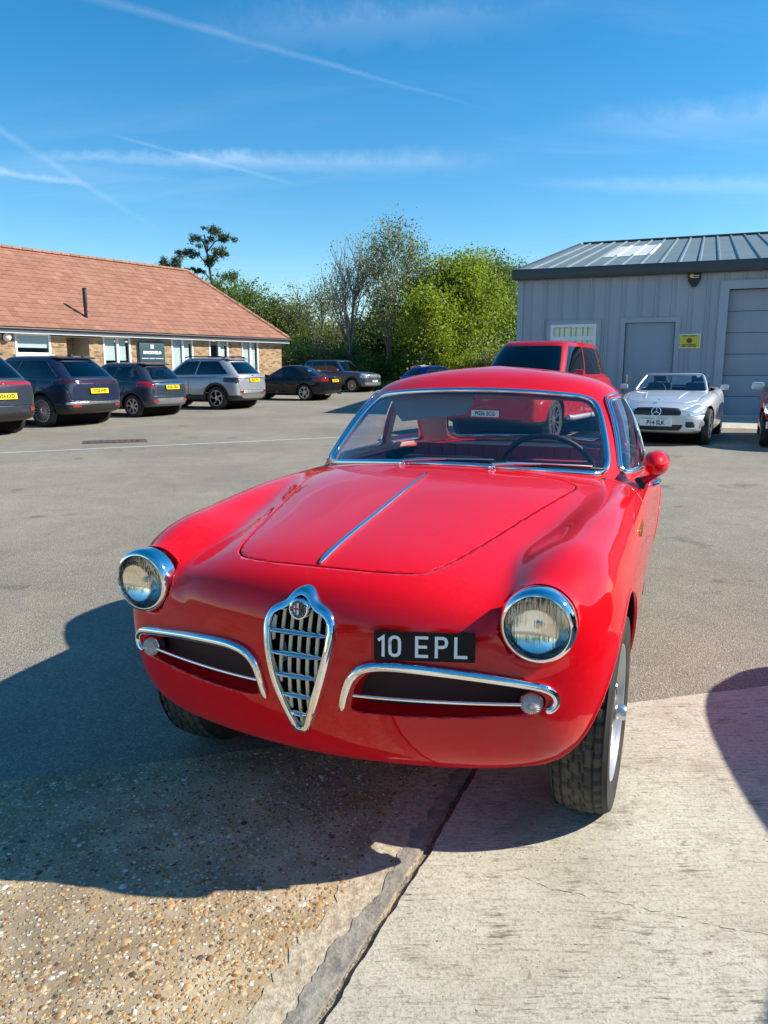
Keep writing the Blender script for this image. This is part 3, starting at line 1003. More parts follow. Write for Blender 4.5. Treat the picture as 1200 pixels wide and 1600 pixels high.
# ------------------------------------------------------------------ grey steel workshop
def workshop():
    A = Vector((3.89, 23.0, 0)); ang = math.radians(-22)
    u = Vector((math.cos(ang), math.sin(ang), 0)); n = Vector((u.y, -u.x, 0))     # n: out of the front wall
    HE, HR, D, LEN = 4.02, 6.55, 12.6, 17.0
    T = thing('steel_workshop', 'grey corrugated steel workshop with dark roof trim and roller door', 'building', A, ang)
    Mw = Matrix.Translation(A) @ Matrix.Rotation(ang, 4, 'Z'); Mi = Mw.inverted()
    def loc(x, y):
        p = Mi @ on_plane(x, y, A, n); return p.x, p.z
    # openings
    def rect(x0, x1, yt, yb):
        ym = (yt + yb) / 2
        return loc(x0, ym)[0], loc(x1, ym)[0], loc((x0 + x1) / 2, yb)[1], loc((x0 + x1) / 2, yt)[1]
    win = rect(860, 931, 507, 562)
    door = rect(972, 1049, 504, 700); door = (door[0], door[1], 0, door[3])
    s0 = loc(1135, 452); big = (loc(1131, 560)[0], loc(1131, 560)[0] + 4.2, 0, s0[1])
    holes = [win, door, big]
    # ribbed sheets, each its own piece; cut round the openings
    PW = .43
    x = 0.0; i = 0
    while x < LEN:
        a, b = x, min(x + PW, LEN); x = b
        # profile across: pan, then a trapezoid rib with a shadow groove
        full = [(a, .0), (a + .30, .0), (a + .315, -.028), (a + .345, -.028), (a + .36, .0), (a + .395, .0), (a + .40, .012), (b, .012)]
        def depth_at(q):
            for (p0, d0), (p1, d1) in zip(full, full[1:]):
                if p0 <= q <= p1: return d0 + (d1 - d0) * (q - p0) / max(1e-6, p1 - p0)
            return 0.0
        brk = sorted({a, b} | {e for h in holes for e in h[:2] if a + .01 < e < b - .01})
        pieces = []
        for sa, sb_ in zip(brk, brk[1:]):
            spans = [(0.0, HE - .25)]
            for h0, h1, c0, c1 in holes:
                if h0 < (sa + sb_) / 2 < h1:
                    ns = []
                    for z0, z1 in spans:
                        if c0 > z0 + .02: ns.append((z0, min(z1, c0)))
                        if c1 < z1 - .02: ns.append((max(z0, c1), z1))
                    spans = ns
            pieces += [(sa, sb_, z0, z1) for z0, z1 in spans]
        for sa, sb_, z0, z1 in pieces:
            pb = bmesh.new()
            prof = [(sa, depth_at(sa))] + [q for q in full if sa + 1e-4 < q[0] < sb_ - 1e-4] + [(sb_, depth_at(sb_))]
            lo = [pb.verts.new((px_, py_, z0)) for px_, py_ in prof]; hi = [pb.verts.new((px_, py_, z1)) for px_, py_ in prof]
            for k in range(len(prof) - 1): pb.faces.new((lo[k], lo[k + 1], hi[k + 1], hi[k]))
            bm_obj('wall_sheet', pb, 'shed_cladding', T)
        i += 1
    # trims round the openings, corner and top
    def trim(name, x0, x1, z0, z1, t=.10, dep=.05, legs=True):
        tb = bmesh.new()
        add_box(tb, ((x0 + x1) / 2, -dep / 2 - .001, z1 + t / 2), (x1 - x0 + 2 * t, dep, t))
        for xx in (x0 - t / 2, x1 + t / 2): add_box(tb, (xx, -dep / 2 - .003, (z0 + z1) / 2), (t, dep, z1 - z0))
        return bm_obj(name, tb, 'shed_cladding', T)
    trim('window_trim', win[0], win[1], win[2], win[3], .12)
    trim('door_trim', door[0], door[1], 0, door[3], .13)
    trim('roller_door_trim', big[0], big[1], 0, big[3], .22, .07)
    box('corner_trim', (.07, -.022, HE / 2 - .12), (.16, .05, HE - .25), 'shed_cladding', T)
    box('end_wall', (-.005, D, HE / 2 - .1), (.03, 2 * D, HE), 'shed_cladding', T)
    pydata('gable', [(-.006, 0, HE - .2), (-.006, 2 * D, HE - .2), (-.006, D, HR - .1)], [(0, 1, 2)], 'shed_cladding', T)
    # roller door in sections
    zt = big[3]; ns = 6; sh = zt / ns
    for k in range(ns):
        box('door_section', ((big[0] + big[1]) / 2, .16, sh * (k + .5)), (big[1] - big[0], .05, sh - .012), 'shed_door', T, bevel=.006)
    box('door_threshold', ((big[0] + big[1]) / 2, .10, .03), (big[1] - big[0], .06, .05), 'satin_metal', T)
    box('door_recess', ((big[0] + big[1]) / 2, .26, zt / 2), (big[1] - big[0] + .1, .02, zt), 'gap_black', T)
    # personnel door
    pd = bpy.data.objects.new('door', None); C.objects.link(pd); pd.parent = T; pd.location = ((door[0] + door[1]) / 2, .06, 0)
    dw = door[1] - door[0]
    box('leaf', (0, 0, door[3] / 2 + .01), (dw - .02, .05, door[3] - .03), 'shed_door', pd, bevel=.006)
    hb = bmesh.new(); add_box(hb, (-dw / 2 + .12, -.035, 1.02), (.05, .02, .24), bevel=.006); add_box(hb, (-dw / 2 + .17, -.07, 1.04), (.14, .02, .022)); add_box(hb, (-dw / 2 + .12, -.05, 1.04), (.022, .05, .022))
    bm_obj('handle', hb, 'satin_metal', pd, smooth=True)
    box('recess', (0, .06, door[3] / 2), (dw + .3, .02, door[3] + .1), 'gap_black', pd)
    box('inner_lining', (LEN / 2, .48, HE / 2 - .1), (LEN, .02, HE - .2), 'gap_black', T)
    # window: white plastic, top light over a fixed pane
    w = bpy.data.objects.new('window', None); C.objects.link(w); w.parent = T; w.location = (win[0], 0, win[2])
    ww, hh = win[1] - win[0], win[3] - win[2]; t = .08
    fb = bmesh.new()
    for (cx, cz, sx, sz) in ((ww / 2, t / 2, ww, t), (ww / 2, hh - t / 2, ww, t), (t / 2, hh / 2, t, hh - 2 * t), (ww - t / 2, hh / 2, t, hh - 2 * t), (ww / 2, hh * .60, ww - 2 * t, .12)):
        add_box(fb, (cx, -.015, cz), (sx, .07, sz))
    bm_obj('frame', fb, 'white_frame', w)
    box('pane', (ww / 2, .0, hh * .30), (ww - 2 * t, .008, hh * .60 - t), 'window_glass', w)
    box('pane', (ww / 2, .0, hh * .78), (ww - 2 * t, .008, hh * .36 - t), 'window_glass', w)
    for k in range(7): box('blind', (t + .06 + k * (ww - .2) / 6.6, .10, hh / 2), (.09 if k % 2 else .14, .012, hh * .9), 'blind', w)
    box('room', (ww / 2, .35, hh / 2), (ww * 1.2, .02, hh * 1.2), 'gap_black', w)
    # roof sheets with ribs, rooflights among them
    e0, r0 = Vector((-.12, -.20, HE)), Vector((-.12, D, HR))
    sd = (r0 - e0).normalized(); sn = Vector((0, -sd.z, sd.y)); L = (r0 - e0).length
    SW = .50; k = 0; x = -.12
    prof = [(0, .0), (.38, .0), (.40, .045), (.45, .045), (.47, .0), (.50, .0)]
    def sheet(xs, t0, t1, m, name, lift=0.0):
        sb = bmesh.new()
        for a, b in zip(prof, prof[1:]):
            q = [e0 + Vector((xs + .12 + c[0], 0, 0)) + sd * tt + sn * (c[1] + lift) for c, tt in ((a, t0), (b, t0), (b, t1), (a, t1))]
            sb.faces.new([sb.verts.new(v) for v in q])
        return bm_obj(name, sb, m, T)
    while x < LEN:
        sheet(x, 0, L, 'shed_roof', 'roof_sheet'); x += SW; k += 1
    for first in (4, 21):
        for j in range(3): sheet(-.12 + (first + j) * SW, L * .30, L * .72, 'rooflight', 'rooflight', .012)
    b0 = Vector((-.12, 2 * D + .2, HE))
    pydata('rear_roof', [r0, r0 + Vector((LEN, 0, 0)), b0 + Vector((LEN, 0, 0)), b0], [(0, 1, 2, 3)], 'shed_roof', T)
    # dark eaves gutter and verge
    gb = bmesh.new(); add_box(gb, (LEN / 2 - .12, -.17, HE - .10), (LEN + .04, .26, .29), bevel=.04); bm_obj('eaves_gutter', gb, 'shed_trim', T, smooth=True)
    vb = bmesh.new()
    add_prism(vb, [e0 + Vector((-.05, 0, .03)), r0 + Vector((-.05, 0, .05)), r0 + Vector((-.05, 0, -.22)), e0 + Vector((-.05, 0, -.22))], (.07, 0, 0))
    bm_obj('verge_trim', vb, 'shed_trim', T)
    box('ridge_cap', (LEN / 2, D, HR + .03), (LEN, .35, .06), 'shed_trim', T)
    # alarm box under the eaves
    ax, az = loc(1085, 436)
    al = thing('alarm_box', 'black shield-shaped alarm box with yellow badge high on the workshop wall', 'alarm box', Mw @ Vector((ax, -.035, az)), ang)
    ab = bmesh.new()
    add_prism(ab, [(-.17, 0, .10), (-.13, 0, .20), (.13, 0, .20), (.17, 0, .10), (.15, 0, -.06), (.05, 0, -.21), (-.05, 0, -.21), (-.15, 0, -.06)], (0, -.10, 0))
    bmesh.ops.bevel(ab, geom=list(ab.edges), offset=.012, segments=2, affect='EDGES')
    bm_obj('casing', ab, 'black_plastic', al, smooth=True)
    lathe('badge', [(0, .004), (.05, .004), (.05, 0)], axis_to((-.07, -.1005, .07), (0, -1, 0)), 'sign_yellow', al, 16)
    for zz, w_ in ((.075, .12), (.03, .18)): box('lettering_line', (.055 if zz > .05 else .02, -.1035, zz), (w_, .004, .014), 'char_white', al)
    # no-parking notice
    nx_, nz_ = loc(1077, 533)
    no = thing('warning_sign', 'small yellow notice with a round prohibition symbol on the workshop wall', 'sign', Mw @ Vector((nx_, -.04, nz_)), ang)
    box('panel', (0, 0, 0), (.56, .012, .38), 'white_frame', no)
    box('yellow_face', (0, -.008, 0), (.52, .006, .34), 'sign_yellow', no)
    lathe('symbol_ring', [(.048, 0), (.048, .006), (.075, .006), (.075, 0)], axis_to((0, -.011, .015), (0, -1, 0)), 'tail_red', no, 24)
    lathe('symbol_face', [(0, .003), (.05, .003)], axis_to((0, -.011, .015), (0, -1, 0)), 'symbol_blue', no, 20)
    box('symbol_bar', (0, -.017, .015), (.13, .004, .02), 'tail_red', no, M=Matrix.Rotation(.78, 3, 'Y'))
    for zz, segs in ((.135, ((-.10, .16), (.09, .18))), (-.095, ((-.13, .09), (.05, .24))), (-.138, ((-.13, .12), (.02, .10), (.13, .10)))):
        for cx_, w_ in segs:
            k = max(2, int(w_ / .03))
            for q in range(k): box('notice_letter', (cx_ - w_ / 2 + (q + .5) * w_ / k, -.0125, zz), (w_ / k * .68, .003, .030), 'char_black', no)
    # concrete hardstanding before the roller door
    v = [Mw @ Vector(p) for p in ((big[0] - .8, -.02, .006), (LEN, -.02, .006), (LEN, -4.2, .006), (big[0] - .8, -4.2, .006))]
    struct(pydata('workshop_hardstanding', v, [(0, 1, 2, 3)], 'brushed_concrete'))
    return T
material('symbol_blue', (.05, .03, .14), .4)
workshop()
# ------------------------------------------------------------------ trees and shrubs
def leaf_mesh(name, pts, nrm_bias, size, m, parent, lrng, aspect=.6, jitter=.5):
    """one mesh of many small folded leaves"""
    P = np.asarray(pts, float); n = len(P)
    s = size * lrng.uniform(1 - jitter, 1 + jitter, n)
    d = lrng.normal(size=(n, 3)); d[:, 2] -= .25; d /= np.linalg.norm(d, axis=1)[:, None]
    q = lrng.normal(size=(n, 3)); q[:, 2] += nrm_bias
    w = np.cross(d, q); w /= (np.linalg.norm(w, axis=1)[:, None] + 1e-9)
    up = np.cross(w, d)
    a = P - d * s[:, None] * .5; b = P + d * s[:, None] * .5
    l = P + w * (s * aspect * .5)[:, None] + up * (s * .12)[:, None]; r = P - w * (s * aspect * .5)[:, None] + up * (s * .12)[:, None]
    V = np.stack([a, l, b, r], 1).reshape(-1, 3)
    me = bpy.data.meshes.new(name)
    me.vertices.add(4 * n); me.vertices.foreach_set('co', V.ravel())
    me.loops.add(4 * n); me.polygons.add(n)
    me.loops.foreach_set('vertex_index', np.arange(4 * n, dtype=np.int32))
    me.polygons.foreach_set('loop_start', np.arange(0, 4 * n, 4, dtype=np.int32))
    me.polygons.foreach_set('loop_total', np.full(n, 4, np.int32))
    me.update(); me.validate()
    return link(me, name, m, parent)

def grow(bm, p, d, length, rad, depth, r, tips, spread=.55, lift=.15, kids=(2, 4), seg=4, taper=.62, minr=.012):
    """a limb and its side limbs; tips collects the twig ends"""
    pts = [p.copy()]; rads = [rad]; q = p.copy(); dd = d.normalized()
    for i in range(seg):
        dd = (dd + Vector((r.uniform(-1, 1), r.uniform(-1, 1), r.uniform(-.6, 1) + lift)) * .16).normalized()
        q = q + dd * (length / seg); pts.append(q.copy()); rads.append(max(minr, rad * (1 - (1 - taper) * (i + 1) / seg)))
    add_tube(bm, pts, rads, 5 if rad < .06 else 8, cap=False)
    if depth == 0:
        tips.append((q, dd)); return
    for k in range(r.randint(*kids)):
        t = r.uniform(.35, 1.0); i = min(seg - 1, int(t * seg)); b = pts[i].lerp(pts[i + 1], t * seg - i)
        side = Vector((r.uniform(-1, 1), r.uniform(-1, 1), r.uniform(-.3, .8))).normalized()
        nd = (dd * (1 - spread) + side * spread + Vector((0, 0, lift))).normalized()
        grow(bm, b, nd, length * r.uniform(.55, .8), max(minr, rad * r.uniform(.42, .6)), depth - 1, r, tips, spread, lift, kids, seg, taper, minr)
    grow(bm, q, dd, length * .7, max(minr, rads[-1] * .9), depth - 1, r, tips, spread, lift, kids, seg, taper, minr)

def tree(name, label, x, y, h, seed, leaf='leaf_mid', bark='bark', stems=1, depth=4, per_tip=40, lsize=.2, cl=.7, spread=.5, lift=.2, trunk_r=.16, trunk=.3, lean=0.0, fill=0, crown_r=2.2, group='trees behind the car park', kids=(2, 3), aspect=.6, cat='tree'):
    r = random.Random(seed); lr = np.random.default_rng(seed)
    T = thing(name, label, cat, (x, y, 0), r.uniform(0, 6), group)
    bm = bmesh.new(); tips = []
    for s in range(stems):
        a = r.uniform(0, 6.28)
        d = Vector((math.cos(a) * (.12 * (stems > 1)) + lean * r.uniform(.5, 1), math.sin(a) * (.12 * (stems > 1)), 1))
        p0 = Vector((math.cos(a) * .2 * (stems > 1), math.sin(a) * .2 * (stems > 1), -.1))
        grow(bm, p0, d, h * trunk * r.uniform(.85, 1.1), trunk_r, depth, r, tips, spread, lift, kids)
    # scale so that the top is at the wanted height
    zmax = max(t[0].z for t in tips) + .01; k = h / zmax
    for v in bm.verts: v.co = Vector((v.co.x * k, v.co.y * k, v.co.z * k))
    bm_obj('trunk', bm, bark, T, smooth=True, angle=0, recalc=False)
    pts = []
    for t, d in tips:
        c = np.array(t) * k
        m = int(per_tip * 1.7 * r.uniform(.4, 1.6) + r.random())
        pts.append(c + lr.normal(size=(m, 3)) * cl * np.array([1, 1, .75]) * .5)
    for _ in range(fill):          # extra clumps through the crown
        a = r.uniform(0, 6.28); rr = crown_r * math.sqrt(r.random()); zz = r.uniform(.12, .95)
        prof = math.sin(math.pi * min(1, zz * .9 + .08)) ** .6
        c = np.array([math.cos(a) * rr * prof, math.sin(a) * rr * prof, zz * h])
        m = int(per_tip * 1.7 * r.uniform(.5, 1.6))
        pts.append(c + lr.normal(size=(m, 3)) * cl * np.array([1, 1, .7]) * .6)
    P = np.concatenate(pts)
    P = P[P[:, 2] > .1]
    leaf_mesh('crown', P, .6, lsize * .72, leaf, T, lr, aspect)
    return T

def shrub(name, label, x, y, h, w, seed, leaf, n=2600, lsize=.16, group='shrubs along the verge', cat='shrub'):
    r = random.Random(seed); lr = np.random.default_rng(seed)
    T = thing(name, label, cat, (x, y, 0), 0, group)
    bm = bmesh.new(); tips = []
    for s in range(5):
        a = r.uniform(0, 6.28); d = Vector((math.cos(a) * .6, math.sin(a) * .6, 1))
        grow(bm, Vector((0, 0, -.05)), d, h * .4, .035, 2, r, tips, .5, .2, (2, 3), 3)
    bm_obj('stems', bm, 'bark', T, smooth=True, angle=0, recalc=False)
    pts = []
    for _ in range(34):
        a = r.uniform(0, 6.28); rr = math.sqrt(r.random()); zz = r.uniform(.05, 1) ** .8
        c = np.array([math.cos(a) * rr * w * .5 * (1.05 - .5 * zz ** 2), math.sin(a) * rr * w * .5 * (1.05 - .5 * zz ** 2), zz * h * (1 - .25 * rr * rr)])
        m = n // 34
        pts.append(c + lr.normal(size=(m, 3)) * np.array([w * .11, w * .11, h * .10]))
    P = np.concatenate(pts); P = P[P[:, 2] > .03]
    leaf_mesh('foliage', P, .6, lsize, leaf, T, lr)
    return T

def at(px, dist):
    """ground point under a photo column at a given depth"""
    return (px - 600) / F_PX * dist * 1.0, dist
def hgt(py, dist):
    return (574 - py) / F_PX * dist + CAM_H

# tall trees, from the bungalow towards the workshop
def pine(label, x, y, h, seed, tiers):
    """open-crowned pine: a bare leaning trunk with flat tufts on long side limbs; tiers = (side, reach, height share, tuft size)"""
    lr = np.random.default_rng(seed)
    T = thing('pine_tree', label, 'tree', (x, y, 0), 0, 'trees behind the car park')
    bm = bmesh.new()
    tr = [Vector((.25 * math.sin(t * 4) - .5 * t, 0, h * t)) for t in np.linspace(0, .97, 12)]
    add_tube(bm, tr, [.24 * (1 - .8 * k / 11) for k in range(12)], 8, cap=False)
    P = []
    for sx, sy, t, sz in tiers:
        a = tr[min(11, int(t * 11.3))]; e = Vector((a.x + sx, a.y + sy, h * t + .25))
        add_tube(bm, [a - Vector((0, 0, .3)), a.lerp(e, .5) + Vector((0, 0, .1)), e], [.07, .05, .025], 5, cap=False)
        for q in range(7):
            c = np.array(e) + lr.normal(size=3) * np.array([sz * .48, sz * .48, sz * .26])
            g_ = lr.uniform(.5, 1.3)
            P.append(c + lr.normal(size=(int(130 * g_), 3)) * np.array([sz * .20, sz * .20, sz * .15]) * g_)
    bm_obj('trunk', bm, 'bark', T, smooth=True, angle=0, recalc=False)
    leaf_mesh('crown', np.concatenate(P), .3, .20, 'needle', T, lr, .25)
x, y = at(345, 62)
pine('dark pine with flat open tufts rising behind the tiled roof', x, y, hgt(372, 62), 11,
     [(.5, 0, .97, .8), (1.3, .2, .93, .7), (-.5, .4, .92, .9), (-1.5, .3, .85, .7), (.9, -.4, .84, .8), (.1, -.8, .78, .7), (-.9, -.3, .72, .6), (1.2, .3, .68, .9), (.2, .4, .60, .9), (-.8, .2, .55, 1.0), (.9, -.2, .50, 1.2), (-.2, .3, .44, 1.2)])
x, y = at(290, 66)
pine('small pine tip showing above the ridge of the tiled roof', x, y, hgt(416, 66), 12, [(.2, 0, .97, .9), (-.6, .2, .93, .8), (.7, 0, .90, .8), (-.3, .3, .80, 1.1), (.6, -.3, .72, 1.2)])
for (px_, d_, py_, sd_, lf, lab) in (
        (385, 60, 446, 21, 'leaf_mid', 'rounded green broadleaf tree rising beside the pine'),
        (430, 62, 474, 22, 'leaf_dark', 'low dark green tree right of the tiled roof'),
        (475, 60, 482, 23, 'leaf_olive', 'thin olive-leaved tree above the parked dark saloon')):
    x, y = at(px_, d_)
    tree('broadleaf_tree', lab, x, y, hgt(py_, d_), sd_, lf, 'bark', 1, 4, 46, .24, 1.0, .55, .15, .16, .24, fill=46, crown_r=2.6)
x, y = at(497, 55)
tree('birch_tree', 'slender pale birch with a sparse crown and bare twigs', x, y, hgt(446, 55), 31, 'leaf_olive', 'pale_bark', 2, 4, 10, .17, .8, .55, .22, .09, .28)
x, y = at(540, 50)
tree('bare_tree', 'nearly leafless tree with several thin grey upright stems', x, y, hgt(366, 50), 33, 'leaf_olive', 'pale_bark', 3, 4, 2.2, .15, .9, .52, .30, .10, .30)
x, y = at(605, 50)
tree('ash_tree', 'tall airy tree with a straight pale trunk and light open crown', x, y, hgt(362, 50), 35, 'leaf_olive', 'pale_bark', 1, 5, 13, .19, 1.0, .60, .16, .17, .26, kids=(2, 3))
x, y = at(655, 52)
tree('broadleaf_tree', 'olive green tree standing between the airy ash and the bright green tree', x, y, hgt(418, 52), 37, 'leaf_olive', 'bark', 2, 4, 34, .20, .9, .5, .2, .12, .28, fill=40, crown_r=2.3)
x, y = at(722, 50)
tree('maple_tree', 'dense bright yellow-green tree lit by the sun beside the workshop', x, y, hgt(414, 50), 39, 'leaf_bright', 'bark', 2, 4, 46, .22, 1.0, .5, .15, .16, .24, fill=120, crown_r=3.2)
x, y = at(680, 46)
tree('maple_tree', 'smaller fresh green tree in front of the bright green tree', x, y, hgt(462, 46), 40, 'leaf_bright', 'bark', 1, 4, 44, .20, .9, .5, .1, .12, .26, fill=60, crown_r=2.4, lean=.2)
x, y = at(775, 54)
tree('broadleaf_tree', 'dull green tree half hidden behind the workshop corner', x, y, hgt(420, 54), 41, 'leaf_mid', 'bark', 1, 4, 52, .22, 1.0, .5, .2, .16, .25, fill=70, crown_r=2.6)
x, y = at(745, 58)
tree('broadleaf_tree', 'tall mid green tree whose top shows over the bright green tree', x, y, hgt(402, 58), 42, 'leaf_mid', 'bark', 1, 4, 40, .22, 1.0, .5, .25, .16, .28, fill=30, crown_r=2.4)
for i, (px_, d_, h_, lf, lab) in enumerate((
        (560, 58, 4.6, 'leaf_dark', 'dark green thicket tree behind the bare stems'),
        (510, 57, 3.8, 'leaf_mid', 'bushy green tree behind the dark saloon'),
        (622, 58, 5.2, 'leaf_mid', 'leafy green tree behind the airy ash trunk'),
        (690, 60, 6.0, 'leaf_dark', 'dark green tree filling the gap behind the bright tree'),
        (800, 62, 6.2, 'leaf_dark', 'dark green tree beyond the workshop end wall'),
        (450, 66, 4.2, 'leaf_dark', 'dark evergreen tree beyond the end of the tiled roof'),
        (590, 62, 4.6, 'leaf_dark', 'shaded evergreen tree between the bare stems and the airy ash'))):
    x, y = at(px_, d_)
    tree('thicket_tree', lab, x, y, h_, 60 + i, lf, 'bark', 2, 3, 60, .24, 1.1, .5, .1, .12, .3, fill=90, crown_r=2.8)
# trees outside the frame on both sides, so that the wood does not end at the edge of the picture
for i, (x, y, h_, lab) in enumerate(((-30, 62, 9, 'broad green tree behind the middle of the tiled roof'), (-38, 66, 10, 'broad green tree behind the near end of the tiled roof'), (24, 66, 10, 'broad green tree behind the workshop ridge'), (34, 62, 9, 'broad green tree behind the far end of the workshop'))):
    tree('thicket_tree', lab, x, y, h_, 80 + i, 'leaf_mid', 'bark', 2, 3, 60, .3, 1.4, .5, .1, .16, .3, fill=60, crown_r=3.5, group='trees further along the wood')
# unseen tree row added behind the camera to darken the horizon in reflections
for i, bx_ in enumerate(range(-24, 30, 9)):
    src = [o for o in C.objects if o.name.startswith('thicket_tree') and o.parent is None][i % 4]
    o = copy_tree(src); o.location = (bx_, -19 - 3 * (i % 2), 0); o.rotation_euler.z = i * 1.7
    o['label'] = 'unseen leafy green tree added across the yard for the reflections'; o['group'] = 'unseen trees added for reflections'
SH = [(452, 50, 2.6, 3.2, 'leaf_olive', 'olive bramble bush at the corner of the brick building'),
      (480, 51, 2.9, 3.4, 'leaf_mid', 'green laurel bush behind the black saloon roof'),
      (510, 50, 2.7, 3.4, 'leaf_olive', 'tangled olive bush behind the dark estate car roof'),
      (545, 51, 3.0, 3.6, 'leaf_mid', 'leafy green bush below the bare stems'),
      (575, 49, 2.2, 2.8, 'leaf_mid', 'dark bush beside the pale ash trunk'),
      (628, 49, 1.9, 2.6, 'leaf_mid', 'low green bush right of the pale ash trunk'),
      (655, 50, 2.4, 3.0, 'leaf_olive', 'shaded bush under the leaning stem'),
      (690, 48, 2.0, 3.0, 'leaf_dark', 'dark undergrowth bush below the small bright tree'),
      (735, 46, 2.0, 2.8, 'leaf_bright', 'bright low bush beneath the yellow-green tree'),
      (772, 45, 2.4, 3.0, 'leaf_olive', 'dry olive bush near the workshop corner'),
      (800, 46, 2.6, 3.0, 'leaf_mid', 'green bush against the workshop end wall')]
for i, (px_, d_, h_, w_, lf, lab) in enumerate(SH):
    x, y = at(px_, d_)
    shrub('shrub', lab, x, y, h_, w_, 100 + i, lf, 5600, .125)
# leaning thin stem under the bright tree
a = Vector((*at(640, 45), 0)); 
lt = thing('leaning_stem', 'bare grey stem leaning to the right under the bright green tree', 'tree', a, 0)
tube('trunk', [(0, 0, 0), (.6, 0, 1.5), (1.3, .2, 3.0), (1.7, .3, 4.2)], [.09, .08, .06, .03], 'pale_bark', lt, 8)
# rough grass on the verge
gr = np.random.default_rng(5)
GV = []; 
for _ in range(5200):
    t = gr.random(); q = gr.random()
    p = Vector((-3.0, 47.4, 0)).lerp(Vector((4.3, 40.4, 0)), t) + Vector((.8, 2.8, 0)) * q
    GV.append((p.x, p.y, .1 + .25 * gr.random()))
o = leaf_mesh('rough_grass', GV, .0, .5, 'grass_blade', None, gr, .14)
stuff(tag(o, 'rough grass and weeds along the edge of the asphalt', 'grass'))
# ------------------------------------------------------------------ parked cars
def sect_pts(y, zt, zb, w, cr, curve=0.0, tuck=0.0):
    """half section of a modern body: bonnet or belt at zt, sill at zb, half width w"""
    h = zt - zb
    pts = [(0, zt + cr), (.30 * w, zt + cr * .92), (.58 * w, zt + cr * .55), (.78 * w, zt + cr * .05), (.885 * w, zt - .02 - tuck * .2), (.945 * w, zt - .065 - tuck * .5),
           (.975 * w, zt - .14 - tuck * .5), (.995 * w, zb + .62 * h), (1.0 * w, zb + .48 * h), (.985 * w, zb + .30 * h), (.972 * w, zb + .14 * h), (.945 * w, zb + .03), (.84 * w, zb), (0, zb)]
    return [(x, y + curve * (x / w) ** 2.4 * (1 if True else 0), z) for x, z in pts]
def body_net(sp):
    st = sp['stations']                       # (y, zt, zb, w, crown)
    net = []
    def cap(s, yend, scales, curve, zc):
        base = sect_pts(0, *s[1:])
        out = []
        for k, dy_ in scales:
            out.append([(x * k, yend + dy_ + curve * (x * k / s[3]) ** 2, zc + (z - zc) * k) for x, _, z in base])
        return out
    f, r = st[0], st[-1]
    zc = (f[1] + f[2]) / 2 + sp.get('nose_dz', .0)
    y0 = sp['front']; y1 = sp['rear']; cf, crr = sp.get('curve_f', .16), sp.get('curve_r', .12)
    net.append([(0, y0, zc)] * 14)
    net += cap(f, y0, ((.35, .002), (.72, .006), (.93, .022)), cf, zc)
    for i, s in enumerate(st):
        fade_f = max(0, 1 - (s[0] - st[0][0]) / .55); fade_r = max(0, 1 - (st[-1][0] - s[0]) / .5)
        net.append(sect_pts(s[0], s[1], s[2], s[3], s[4], cf * fade_f - crr * fade_r, sp.get('tuck', 0)))
    zc = (r[1] + r[2]) / 2
    c = cap(r, y1, ((.93, -.022), (.72, -.006), (.35, -.002)), -crr, zc)
    net += c
    net.append([(0, y1, zc)] * 14)
    return net
def gh_net(g):
    """greenhouse rings (belt, middle, roof edge, roof, crown) from front centre round to rear centre"""
    fx = [0, .36, .68, .90, .97, 1.0, 1.0, .97, .88, .64, .33, 0]
    cf, crr = g.get('cf', .22), g.get('cr', .12)
    def ring(w, yf, yr, zf, zr, k):
        out = []
        L = yr - yf
        ys = [yf, yf + .02 * k, yf + .09 * k, yf + cf * k, yf + cf * k + .10 * L, yf + .40 * L, yf + .62 * L, yr - crr * k - .10 * L, yr - crr * k, yr - .05 * k, yr - .01 * k, yr]
        for x, y in zip(fx, ys):
            t = (y - yf) / L
            out.append((x * w, y, zf + (zr - zf) * t))
        return out
    wb_, wr, zr = g['wb'], g['wr'], g['zr']
    b0 = ring(wb_, g['ya0'], g['yc0'], g['zf'] - .04, g['zb'] - .04, 1.0)
    b2 = ring(wr, g['ya1'], g['yc1'], zr - .055, zr - .07 + g.get('rear_up', 0), .85)
    m = g.get('bulge', .03)
    b1 = []
    for p, q in zip(b0, b2):
        c = Vector(p).lerp(Vector(q), .5); cc = Vector((0, (g['ya0'] + g['yc0']) / 2, c.z)); d = (c - cc); d.z = 0
        b1.append(tuple(c + (d.normalized() * m if d.length > 0 else Vector())))
    yc = (g['ya1'] + g['yc1']) / 2
    b3 = [(x * .84, yc + (y - yc) * .86, z + .035) for x, y, z in b2]
    b4 = [(x * .42, yc + (y - yc) * .45, zr - .006) for x, y, z in b2]
    b5 = [(0, yc, zr)] * 12
    return [b0, b1, b2, b3, b4, b5]

